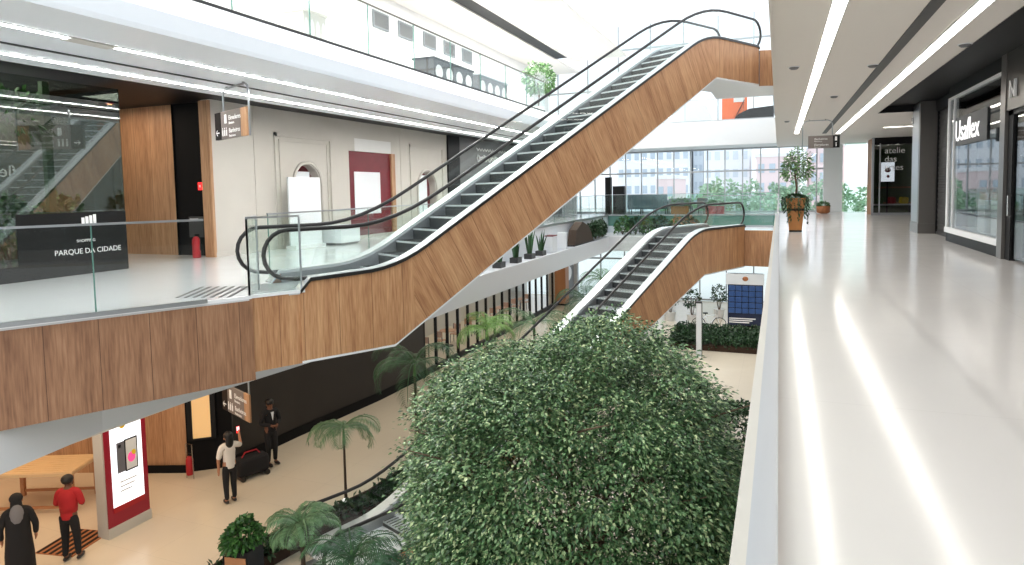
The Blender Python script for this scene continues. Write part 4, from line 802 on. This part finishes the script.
# display table
t = thing('display_table', 'light slatted wooden display table in the lower passage', 'table', (-16.0, 9.9, FL), .42)
MB().box(-.95, .95, -.55, .55, .88, .95).build('tabletop', 'pot2', t)
for k in range(9): MB().box(-.93, .93, -.52+k*.118, -.43+k*.118, .95, .966).build('slat', 'pot2', t)
for sx in (-.88, .88):
    for sy in (-.48, .48): MB().box(sx-.045, sx+.045, sy-.045, sy+.045, 0, .88).build('leg', 'orangewood', t)
MB().box(-.88, .88, -.5, -.46, .1, .16).box(-.88, .88, .46, .5, .1, .16).build('stretcher', 'orangewood', t)
t = thing('floor_mat', 'striped dark floor mat behind the person in the red vest', 'mat', (-13.7, 8.9, FL), .2); MB().box(-.4, .5, -.5, .5, 0, .012).build('base', 'terracotta', t)
for k in range(6): MB().box(-.38+k*.15, -.31+k*.15, -.48, .48, .012, .018).build('stripe', 'black', t)
# ================================================================== PEOPLE
def skin_mesh(name, V, E, R, m, parent, root=0, sub=1):
    me = bpy.data.meshes.new(name); bm = bmesh.new(); vs = [bm.verts.new(v) for v in V]; bm.verts.ensure_lookup_table()
    for a, b in E: bm.edges.new((vs[a], vs[b]))
    sk = bm.verts.layers.skin.verify()
    for i, v in enumerate(bm.verts): v[sk].radius = (R[i], R[i]) if not isinstance(R[i], tuple) else R[i]; v[sk].use_root = (i == root)
    bm.to_mesh(me); bm.free(); me.materials.append(MATS[m]); o = bpy.data.objects.new(name, me); COL.objects.link(o); o.parent = parent
    s = o.modifiers.new('skin', 'SKIN'); s.use_smooth_shade = True; u = o.modifiers.new('sub', 'SUBSURF'); u.levels = sub; u.render_levels = sub+1 if sub else 1
    return o
def person(label, loc, rz, top, bottom, hairm='hair', scale=1.0, sk='skin', Lh=None, Rh=None, sleeves='long', longhair=False, feet=((-.11, 0), (.11, .06)), lean=0, hood=False, robe=False, look=0, vest=None, mask=False):
    """faces local +y; Lh/Rh = (elbow, wrist) positions"""
    t = thing('person', label, 'person', loc, rz); t.scale = (scale,)*3
    Lh = Lh or ((-.27, -.02, 1.12), (-.26, .10, .88)); Rh = Rh or ((.27, -.02, 1.12), (.26, .10, .88))
    V = []; E = []; R = []
    def v(p, r, par=None):
        V.append(p); R.append(r)
        if par is not None: E.append((par, len(V)-1))
        return len(V)-1
    pel = v((0, 0, .93), (.15, .11)); ab = v((0, lean*.4, 1.10), (.13, .10), pel); ch = v((0, lean*.8, 1.30), (.16, .11), ab); nb = v((0, lean, 1.43), .075, ch); nk = v((0, lean+.01, 1.50), .05, nb); hd = v((0, lean+.03, 1.58), (.075, .09), nk); ht = v((0, lean+.02, 1.66), (.07, .085), hd)
    arms = []
    for s, (el, wr) in ((-1, Lh), (1, Rh)):
        sh = v((s*.175, lean, 1.40), .06, nb); e = v(el, .042, sh); w = v(wr, .028, e); d = (Vector(wr)-Vector(el)).normalized(); sd = d.cross(Vector((1, 0, 0)))
        if sd.length < .2: sd = d.cross(Vector((0, 1, 0)))
        sd.normalize(); up = sd.cross(d); pm = v(tuple(Vector(wr)+d*.07), (.034, .02), w); b = Vector(wr)+d*.08
        for k, (o, L) in enumerate(((-.03, .065), (-.01, .078), (.01, .075), (.03, .06))):
            f1 = v(tuple(b+sd*o+d*.03), .009, pm); f2 = v(tuple(b+sd*o*1.1+d*(.03+L*.6)-up*.012), .008, f1)
        th = v(tuple(Vector(wr)+d*.03+sd*.045), .011, w); v(tuple(Vector(wr)+d*.07+sd*.06), .009, th)
        arms.append((sh, e, w))
    legs = []
    for s, (fx, fy) in zip((-1, 1), feet):
        hp = v((s*.09, 0, .86), .085, pel); kn = v(((s*.09+fx)/2, fy*.5+.03, .48), .06, hp); an = v((fx, fy, .09), .038, kn); to = v((fx*1.05, fy+.15, .04), .032, an); legs.append((hp, kn, an, to))
    body = skin_mesh('body', V, E, R, sk, t)
    # face: nose, eyes, ears as children
    hz = 1.60; f = MB(); 
    # clothing over the torso
    def sub(ids, edges, grow, m, name, rad=None):
        mp = {i: k for k, i in enumerate(ids)}; rr = []
        for i in ids:
            r = R[i]; rr.append((r[0]+grow, r[1]+grow) if isinstance(r, tuple) else r+grow)
        if rad:
            for i, q in rad.items(): rr[mp[i]] = q
        return skin_mesh(name, [V[i] for i in ids], [(mp[a], mp[b]) for a, b in edges], rr, m, t)
    hem = v((0, -.005, .84), (.150, .115)); ids = [ab, hem, pel, ch, nb]; ed = [(ab, pel), (pel, hem), (ab, ch), (ch, nb)]
    for (sh, e, w) in arms:
        ids += [sh, e]; ed += [(nb, sh), (sh, e)]
        if sleeves == 'long': ids.append(w); ed.append((e, w))
    sub(ids, ed, .018, top, 'top')
    wst = v((0, 0, 1.0), (.14, .105)); ids = [pel, wst]; ed = [(pel, wst)]
    for (hp, kn, an, to) in legs: ids += [hp, kn, an]; ed += [(pel, hp), (hp, kn), (kn, an)]
    sub(ids, ed, .014, bottom, 'trousers')
    for (hp, kn, an, to) in legs:
        a = V[an]; m = MB(); m.ball((a[0]*1.02, a[1]+.07, .045), (.05, .14, .045), 12, 8); m.build('shoe', 'rubber', t, True)
    hy = lean+.01
    m = MB(); m.ball((0, hy-.012, 1.655), (.108, .118, .10), 14, 10)
    if longhair: m.ball((0, hy-.085, 1.53), (.095, .05, .19), 12, 8)
    m.build('hair', hairm if not hood else top, t, True)
    m = MB(); m.ball((0, hy+.115, 1.585), (.014, .018, .02), 8, 6); m.ball((-.088, hy+.01, 1.59), (.012, .02, .028), 8, 6); m.ball((.088, hy+.01, 1.59), (.012, .02, .028), 8, 6); m.build('nose_and_ears', sk, t, True)
    m = MB(); m.ball((-.032, hy+.098, 1.61), .011, 8, 6); m.ball((.032, hy+.098, 1.61), .011, 8, 6); m.build('eyes', 'black', t, True)
    if mask: MB().ball((0, hy+.075, 1.545), (.062, .055, .045), 12, 8).build('face_mask', 'blackcloth', t, True)
    else: MB().ball((0, hy+.098, 1.545), (.026, .008, .007), 8, 6).build('mouth', 'terracotta', t, True)
    if vest: m = MB(); m.lathe([(.155, 1.0), (.17, 1.15), (.185, 1.32), (.15, 1.43), (.08, 1.46)], (0, lean*.7, 0), 16); o = m.build('vest', vest, t, True); o.scale = (1, .78, 1)
    if robe: m = MB(); m.lathe([(.24, .12), (.23, .6), (.2, .95), (.19, 1.2), (.2, 1.36), (.1, 1.5)], (0, 0, 0), 16); o = m.build('coat', 'blackcloth', t, True); o.scale = (1, .8, 1)
    return t
W1 = person('woman in a white top and black trousers raising a phone with her right hand', (-11.86, 11.42, FL), 1.15, 'whitecloth', 'blackcloth', longhair=True, Rh=((.34, .14, 1.30), (.40, .36, 1.46)), Lh=((-.25, 0, 1.12), (-.24, .04, .87)), sleeves='short', feet=((-.09, 0), (.1, .03)), scale=.98)
ph = thing('mobile_phone', 'small phone with lit red case held up by the woman in white', 'phone', W1.location+Vector((math.cos(1.15)*.41-math.sin(1.15)*.47, math.sin(1.15)*.41+math.cos(1.15)*.47, 1.49)), 1.15); MB().box(-.035, .035, -.005, .005, -.04, .12).build('body', 'redlamp', ph); MB().box(-.03, .03, -.007, -.005, .02, .11).build('screen', 'screen', ph)
person('person in a black suit and white shirt standing against the dark wall', (-12.52, 13.5, FL), -1.9, 'blackcloth', 'blackcloth', Lh=((-.27, .0, 1.13), (-.08, .2, 1.08)), Rh=((.27, 0, 1.13), (.08, .22, 1.10)), sk='skindark', feet=((-.1, 0), (.1, .02)), scale=1.03)
bpy.data.objects['top.001'].name = 'jacket'
o = MB().add([(-.04, .135, 1.42), (.04, .135, 1.42), (0, .145, 1.2)], [(0, 1, 2)]); o.v += [(x, y-.01, z) for x, y, z in o.v]; o.f += [[5, 4, 3]]; o.m += [0]; o.uv += [[(0, 0)]*3]
sh = o.build('shirt_front', 'paper', [x for x in bpy.data.objects if x.name.startswith('person') and 'suit' in x.get('label', '')][0])
R1 = person('person in a red vest over dark trousers looking down at a phone', (-13.0, 8.42, FL), .5, 'redcloth', 'blackcloth', Lh=((-.25, .05, 1.12), (-.06, .28, 1.18)), Rh=((.25, .05, 1.12), (.08, .28, 1.20)), sleeves='short', vest='redcloth', mask=True, lean=.03, sk='skindark')
ph2 = thing('mobile_phone', 'dark phone held by the person in the red vest', 'phone', R1.location+Vector((-math.sin(.5)*.38, math.cos(.5)*.38, 1.24)), .5); MB().box(-.05, .05, -.04, .04, -.004, .006).build('body', 'black', ph2); MB().box(-.045, .045, -.035, .035, .006, .008).build('screen', 'screengrey', ph2)
person('hooded person in a long dark coat with grey scarf seen from behind', (-13.1, 7.55, FL), 1.0, 'blackcloth', 'blackcloth', robe=True, hood=True, longhair=True, scale=1.0)
hp = [x for x in bpy.data.objects if x.name.startswith('person') and 'hooded' in x.get('label', '')][0]
m = MB(); m.ball((0, -.11, 1.38), (.11, .07, .2), 12, 8); m.build('scarf', 'greycloth', hp, True)
# cleaning machine beside the suited person
t = thing('luggage_bag', 'large black wheeled bag on the floor between the woman and the suited person', 'bag', (-12.5, 12.75, FL), 1.2); bevel(MB().box(-.42, .42, -.22, .22, .08, .55).build('body', 'blackcloth', t), .12, 3)
MB().tube([(-.25, 0, .53), (-.15, 0, .66), (.15, 0, .66), (.25, 0, .53)], .018, 6).build('handle', 'red', t)
for sx in (-.32, .32): MB().tube([(sx, -.24, .07), (sx, .24, .07)], .07, 10).build('wheel', 'rubber', t)
# ================================================================== PLANTS OF THE LOWER LEVEL
def palm(label, loc, h, n, L, seed, mt='palm', cat='palm tree', lean=(0, 0), leafl=.42, trunk=.045, elev=(.9, .1), group='slender palms'):
    t = thing('palm_tree', label, cat, loc, 0, group); g = random.Random(seed); tx, ty = lean
    if h > .3: MB().tube([(0, 0, 0), (tx*.3, ty*.3, h*.4), (tx*.7, ty*.7, h*.75), (tx, ty, h)], [trunk*1.5, trunk, trunk*.9, trunk*.8], 8).build('trunk', 'palmbark', t, True); MB().tube([(tx, ty, h-.15), (tx, ty, h+.35)], [trunk*1.2, trunk*.5], 8).build('crownshaft', 'leafmid', t, True)
    else: MB().tube([(0, 0, 0), (0, 0, .3)], .09, 8).build('trunk', 'palmbark', t, True); h = .25
    for k in range(n):
        a = 2*PI*k/n+g.uniform(-.25, .25); e0 = elev[0]-(elev[0]-elev[1])*((k*7) % n)/n; l = L*g.uniform(.8, 1.1); pts = []; p = Vector((tx, ty, h+.2)); e = e0; S = 12
        for i in range(S+1): pts.append(p.copy()); p = p+Vector((math.cos(a)*math.cos(e), math.sin(a)*math.cos(e), math.sin(e)))*(l/S); e -= (.12+.035*i*.6)*g.uniform(.8, 1.1)
        m = MB(); m.tube(pts, [.016*(1-.8*i/S)+.003 for i in range(S+1)], 4)
        side = Vector((-math.sin(a), math.cos(a), 0))
        M = 34
        for i in range(3, M):
            f = i/M*S; q = int(f); c = pts[q].lerp(pts[min(q+1, S)], f-q); d = (pts[min(q+1, S)]-pts[q]).normalized() if q < S else (pts[S]-pts[S-1]).normalized(); ll = leafl*math.sin(PI*min(1, (i+2)/(M+2)))**.6*g.uniform(.85, 1.1)
            for s in (-1, 1):
                tip = c+side*s*ll*.86+d*ll*.42+Vector((0, 0, -.38*ll)); md = c+side*s*ll*.5+d*ll*.2+Vector((0, 0, -.04*ll)); w = d*.014
                m.add([c, md+w, tip, md-w], [(0, 1, 2, 3)])
        m.build('frond', mt, t)
    return t
palm('tall slender palm standing by the dark lower wall', (-9.52, 15.98, FL), 2.15, 11, 1.95, 1, 'palm', elev=(1.1, .0))
palm('slender palm nearer the camera, left of the tall palm', (-9.0, 11.95, FL), 1.75, 8, 1.05, 2, 'palmpale', elev=(.9, .1), leafl=.34, trunk=.03)
palm('light green palm beside the lower shop windows', (-8.3, 18.3, FL), 2.75, 9, 1.3, 3, 'leaflight', elev=(1.2, .3))
palm('broad palm right of the light green one, fronds over the tree top', (-7.6, 20.6, FL), 2.5, 9, 2.3, 4, 'palmpale', elev=(.9, .1))
palm('palm close to the flank of the lower escalator, near its middle', (-7.0, 25.0, FL), 2.6, 10, 1.7, 5, 'palm', elev=(1.2, .2))
palm('palm behind the lower escalator near the far bulkhead', (-7.2, 28.5, FL), 2.9, 10, 1.6, 6, 'palmpale', elev=(1.2, .2))
palm('low feathery palm beside the dark square planter', tuple(atz(302, 532, -4.35).xy)+(FL,), 1.15, 10, .85, 7, 'palmpale', 'palm plant', elev=(1.2, .5), leafl=.3, group='low palms in the bed')
palm('low dark palm in the foreground beside the escalator foot', tuple(atz(352, 562, -4.5).xy)+(FL,), .95, 12, 1.15, 8, 'palm', 'palm plant', elev=(1.1, .3), leafl=.36, group='low palms in the bed')
palm('low dark palm in the gap beside the escalator landing', tuple(atz(412, 575, -4.5).xy)+(FL,), .95, 10, 1.1, 9, 'palm', 'palm plant', elev=(1.1, .2), leafl=.36, group='low palms in the bed')
# curved planting bed
OUT = [(-9.6, 7.5), (-9.5, 9.2), (-9.3, 10.0), (-8.95, 11.0), (-8.6, 12.2), (-8.52, 13.1), (-8.45, 14.4), (-8.35, 16), (-8.0, 18.5), (-7.4, 21.5), (-6.6, 25), (-6.2, 29)]
INN = [(-4.55, 25.0), (-5.0, 21.5), (-5.9, 19.4), (-6.7, 17.4), (-7.45, 15.6), (-7.85, 13.6), (-8.3, 12), (-8.95, 10.2), (-9.2, 9.0), (-9.2, 7.5)]
struct(MB().prism([(x, y) for x, y in OUT]+[(-4.6, 29)]+INN, FL, FL+.22).build('floor_bed', 'soil'), 'soil of the curved planting bed')
t = thing('bed_edging', 'thin dark curved metal edging along the planting bed', 'edging', (0, 0, FL)); m = MB()
for a, b in zip(OUT, OUT[1:]): m.bar((*a, .22), (*b, .22), .05, .44)
m.build('edge_strip', 'darkgrey', t)
m = MB(); m.tube([(x+.03, y, .47) for x, y in OUT], .025, 6); m.build('top_rail', 'palmbark', t, True)
# groundcover
def inpoly(x, y, P):
    c = False
    for i in range(len(P)):
        a, b = P[i], P[i-1]
        if (a[1] > y) != (b[1] > y) and x < (b[0]-a[0])*(y-a[1])/(b[1]-a[1])+a[0]: c = not c
    return c
poly = OUT+[(-4.6, 29)]+INN; pts = []
while len(pts) < 20000:
    x, y = random.uniform(-9.6, -4.4), random.uniform(7.5, 29)
    if inpoly(x, y, poly): pts.append((x, y, FL+.2+random.random()**.7*.42*(.7+.3*math.sin(x*5)*math.sin(y*4))))
P = np.array(pts); A = RNG.normal(size=P.shape)*.7+np.array([0, 0, .6]); tag(leaves_obj('groundcover', P, A, .16*(.6+.8*RNG.random(len(P))), .075, 'leafdark'), 'dense dark green groundcover filling the curved planting bed', 'groundcover', None, 'stuff')
# lamp spot in bed
t = thing('bed_spotlight', 'small white spotlight at the foot of the slender palm', 'spotlight', (-8.7, 11.5, FL+.44)); MB().ball((0, 0, .1), .045, 10, 8).build('lamp', 'letter', t); MB().tube([(0, 0, -.22), (0, 0, .08)], .012, 6).build('stem', 'black', t)
# tall planter box bottom left
p = atz(243, 545, -4.55); t = thing('planter_box', 'tall dark square planter with bushy green plant on the lower floor', 'planter', (p.x, p.y, FL), .2)
MB().box(-.24, .24, -.24, .24, .05, 1.05).build('box', 'black', t); MB().box(-.25, -.24, -.2, .2, .1, .95).box(-.2, .2, -.25, -.24, .1, .95).build('side_panel', 'orangewood', t); MB().box(-.2, .2, -.2, .2, 0, .05).build('foot', 'darkgrey', t)
P, D = shell_points(900, (0, 0, 1.22), (.4, .4, .33), -.6, .35, 8, 77); leaves_obj('foliage', P, D+RNG.normal(size=D.shape)*.4, .1, .07, 'leafmid', t)
# ================================================================== THE BIG TREE
TC = Vector((-2.72, 8.75, 0)); t = thing('tree', 'large dense round leafy tree growing up through the atrium', 'tree', (TC.x, TC.y, FL))
br = MB(); g = random.Random(5)
MB().tube([(0, 0, 0), (.06, 0, .8), (0, .05, 1.5)], [.16, .13, .11], 10).build('trunk', 'bark', t, True)
for k in range(9):
    a = 2*PI*k/9+g.uniform(-.2, .2); r = g.uniform(1.3, 1.9); h = g.uniform(3.4, 4.5); b = MB()
    p1 = Vector((.35*math.cos(a), .35*math.sin(a), 2.1)); p2 = Vector((r*.6*math.cos(a+.1), r*.6*math.sin(a+.1), h*.75)); p3 = Vector((r*math.cos(a), r*math.sin(a), h))
    b.tube([(0, .03, 1.4), p1, p2, p3], [.08, .06, .035, .012], 7)
    for j in range(5): q = p1.lerp(p3, .3+.14*j); c = a+g.uniform(-1, 1); b.tube([q, q+Vector((.5*math.cos(c), .5*math.sin(c), .25)), q+Vector((.95*math.cos(c), .95*math.sin(c), .45))], [.022, .014, .005], 5)
    b.build('branch', 'bark', t, True)
g = np.random.default_rng(3)
C0 = np.array([0, 0, 2.35]); RX, RZ = 2.36, 3.0
# tufts on a lumpy dome; each tuft is a flattened cluster of drooping leaves
NT = 3000; D = g.normal(size=(NT*3, 3)); D /= np.linalg.norm(D, axis=1, keepdims=True); D = D[D[:, 2] > -.75][:NT]
PN = 2.12; D0 = D; q = (np.abs(np.linalg.norm(D[:, :2], axis=1))**PN+np.abs(D[:, 2])**PN)**(1/PN); SH = 1/q
lobes = g.normal(size=(26, 3)); lobes /= np.linalg.norm(lobes, axis=1, keepdims=True); kk = (D@lobes.T).max(1)
rad = .90+.12*np.clip((kk-.86)/.14, -1, 1)+g.normal(size=len(D))*.035; 
inner = g.random(len(D)) < .34; rad = np.where(inner, rad*g.uniform(.7, .93, len(D)), rad)
TCn = C0+D*(rad*SH)[:, None]*np.array([RX, RX, RZ]); 
TCn[:, :2] *= np.where(TCn[:, 2] < 2.0, 1.0, 1.0)[:, None]
per = 76; n = len(TCn)*per; idx = np.repeat(np.arange(len(TCn)), per)
off = g.normal(size=(n, 3))*np.array([.125, .125, .05]); out = D[idx]; P = TCn[idx]+off; P[:, 2] -= (off[:, 0]**2+off[:, 1]**2)*1.8
hx = TC.x+P[:, 0]; P = P[(hx < -.24)]; A = np.concatenate([off, ], 0)[hx < -.24]; out = out[hx < -.24]
A = A*np.array([1, 1, .6])/.125+out*.7+g.normal(size=A.shape)*.35; A[:, 2] -= .25
up = np.array([0, 0, 1.0])+g.normal(size=A.shape)*.35; B = np.cross(A, up)
leaves_obj('foliage', P, A, .062*(.7+.6*g.random(len(P))), .034, 'leaftree', t, .3, B)
# shrubs around it
bush('shrub', 'dark green shrub in the gap between the big tree and the right gallery', 'shrub', (-1.1, 17.5, FL+.9), (.9, 1.6, 1.0), 2600, .12, 'leafdark', None, -.5, 91, True, FL)
bush('shrub', 'dark green shrub farther along below the right gallery', 'shrub', (-.9, 14.8, FL+.7), (.8, 1.2, .8), 1500, .12, 'leafdark', None, -.5, 92, True, FL)
# hedge bed at the back with post lamp
t = thing('hedge', 'low clipped green hedge bed in front of the blue display', 'hedge', (-2.2, 31.2, FL)); MB().box(-2.3, 2.0, -1.5, 1.6, 0, .25).build('bed', 'soil', t)
P = np.stack([RNG.uniform(-2.35, 2.05, 9000), RNG.uniform(-1.55, 1.65, 9000), RNG.uniform(.15, .62, 9000)], 1); leaves_obj('foliage', P, RNG.normal(size=P.shape)+np.array([0, 0, .5]), .14, .08, 'leafdark', t)
t = thing('bollard_lamp', 'tall white square post lamp beside the hedge', 'lamp', (-3.1, 28.6, FL)); MB().box(-.11, .11, -.11, .11, 0, 2.3).build('post', 'paper', t); MB().box(.111, .125, -.1, .1, 0, 2.3).build('side_strip', 'black', t); MB().box(-.12, .12, -.12, .12, 2.3, 2.36).build('cap', 'darkgrey', t)
# blue display
t = thing('product_display', 'large blue gridded product display with white header on the lower level', 'display', (-1.55, 35.4, FL))
MB().box(-.85, .85, -.1, .2, .1, 2.75).build('cabinet', 'bluedark', t); MB().box(-.87, .87, -.12, .22, 0, .1).build('base', 'black', t); MB().box(-.95, .9, -.15, .2, 2.2, 2.75).build('header', 'paper', t); MB().ball((0, -.16, 2.5), (.14, .02, .12), 12, 8).build('emblem', 'terracotta', t)
for r_ in range(5):
    for c_ in range(5): o = MB().box(-.8+c_*.325, -.5+c_*.325, -.16, -.1, .72+r_*.29, .98+r_*.29).build('drawer', 'blue', t); bevel(o, .03)
for k in range(3): MB().box(-.78, .5-.15*k, -.115, -.1, .42-.1*k, .47-.1*k).build('text_line', 'letterwhite', t)
# bicycle
t = thing('bicycle', 'pale bicycle with one raised wheel beside the hedge, half hidden by the escalator', 'bicycle', (-3.2, 33.9, FL), .2)
for x in (-.5, .5):
    m = MB(); ring = [(x+.33*math.cos(2*PI*k/20), 0, .35+.33*math.sin(2*PI*k/20)) for k in range(21)]; m.tube(ring, .02, 6, caps=False)
    for k in range(6): m.tube([(x, 0, .35), (x+.33*math.cos(PI*k/3), 0, .35+.33*math.sin(PI*k/3))], .005, 4)
    m.build('wheel', 'rubber', t)
MB().tube([(-.5, 0, .35), (-.15, 0, .78), (.38, 0, .82), (.5, 0, .35)], .018, 6).tube([(-.15, 0, .78), (0, 0, .32), (.36, 0, .75)], .018, 6).tube([(-.5, 0, .35), (0, 0, .32)], .014, 6).build('frame', 'white', t)
MB().tube([(.38, -.2, 1.0), (.4, 0, .98), (.38, .2, 1.0)], .015, 6).tube([(.4, 0, .98), (.38, 0, .8)], .015, 6).build('handlebar', 'steel', t); MB().box(-.28, -.06, -.06, .06, .88, .93).tube([(-.15, 0, .78), (-.17, 0, .9)], .015, 6).build('saddle', 'black', t)
for k, (x, y, lb) in enumerate(((-6.9, 38.5, 'dark clothed person standing far off on the lower level, left one'), (-6.1, 39.3, 'dark clothed person standing far off on the lower level, right one'))): person(lb, (x, y, FL), 2.5+k, 'blackcloth', 'blackcloth')
for k, (x, y) in enumerate(((-4.2, 35.5), (-3.0, 37.5), (-5.4, 36))):
    bush('potted_shrub', 'potted green shrub behind the hedge on the lower level, '+['middle one', 'right one', 'left one'][k], 'potted plant', (x, y, FL+1.3), (.45, .45, .6), 300, .14, 'leafdark', 'potted shrubs behind the hedge', -.8, 120+k, True, FL+.3)
    MB().lathe([(.22, 0), (.3, .5), (.26, .5), (0, .45)], (0, 0, -.3), 14).build('pot', 'offwhite', [o for o in bpy.data.objects if o.get('label', '').startswith('potted green shrub behind the hedge on the lower level, '+['middle', 'right', 'left'][k])][0])
# ================================================================== OUTSIDE
struct(MB().box(-120, 80, 42.95, 260, FL-.4, FL-.25).build('floor_outside', 'outground'), 'pale ground outside the tall windows')
def block(label, x0, x1, y, z1, m, nx, nz, wm='pane', z0w=-2):
    t = thing('apartment_building', label, 'building', ((x0+x1)/2, y, FL-.3), 0, None); W = (x1-x0)/2; Ht = z1-FL
    MB().box(-W, W, 0, 12, 0, Ht).build('walls', m, t); MB().box(-W-.2, W+.2, -.2, 12.2, Ht, Ht+.5).build('roof', 'building', t)
    for i in range(nx):
        for k in range(nz):
            cx = -W+(i+.5)*2*W/nx; cz = Ht-(k+.6)*3.0; w = W/nx*.55; MB().box(cx-w, cx+w, -.12, 0, cz-.7, cz+.7).build('window', wm, t)
    return t
block('broad white apartment block with rows of grey windows seen through the far glass', -27.5, -14.6, 120, 9.5, 'building', 9, 4)
block('narrow grey blue apartment block just right of the broad white one', -14.2, -12.5, 122, 13, 'buildinggrey', 2, 5)
block('white apartment block with small dark windows in the middle of the far glass', -12.0, -4.6, 118, 9.0, 'building', 5, 4, 'buildinggrey')
block('pinkish apartment block behind the slender potted tree', -3.4, 3.0, 112, 6.5, 'buildingpink', 4, 3)
block('pink grey apartment block at the right end of the far glass', 4.5, 9.5, 116, 8.0, 'buildingpink', 4, 4)
block('low pinkish house under the broad white apartment block', -16.2, -13.6, 95, 3.2, 'buildingpink', 2, 2)
for k in range(13):
    x = -12+k*1.75+random.uniform(-.3, .3); y = 78+(k % 3)*6; h = random.uniform(1.2, 2.6) if k > 1 else .5
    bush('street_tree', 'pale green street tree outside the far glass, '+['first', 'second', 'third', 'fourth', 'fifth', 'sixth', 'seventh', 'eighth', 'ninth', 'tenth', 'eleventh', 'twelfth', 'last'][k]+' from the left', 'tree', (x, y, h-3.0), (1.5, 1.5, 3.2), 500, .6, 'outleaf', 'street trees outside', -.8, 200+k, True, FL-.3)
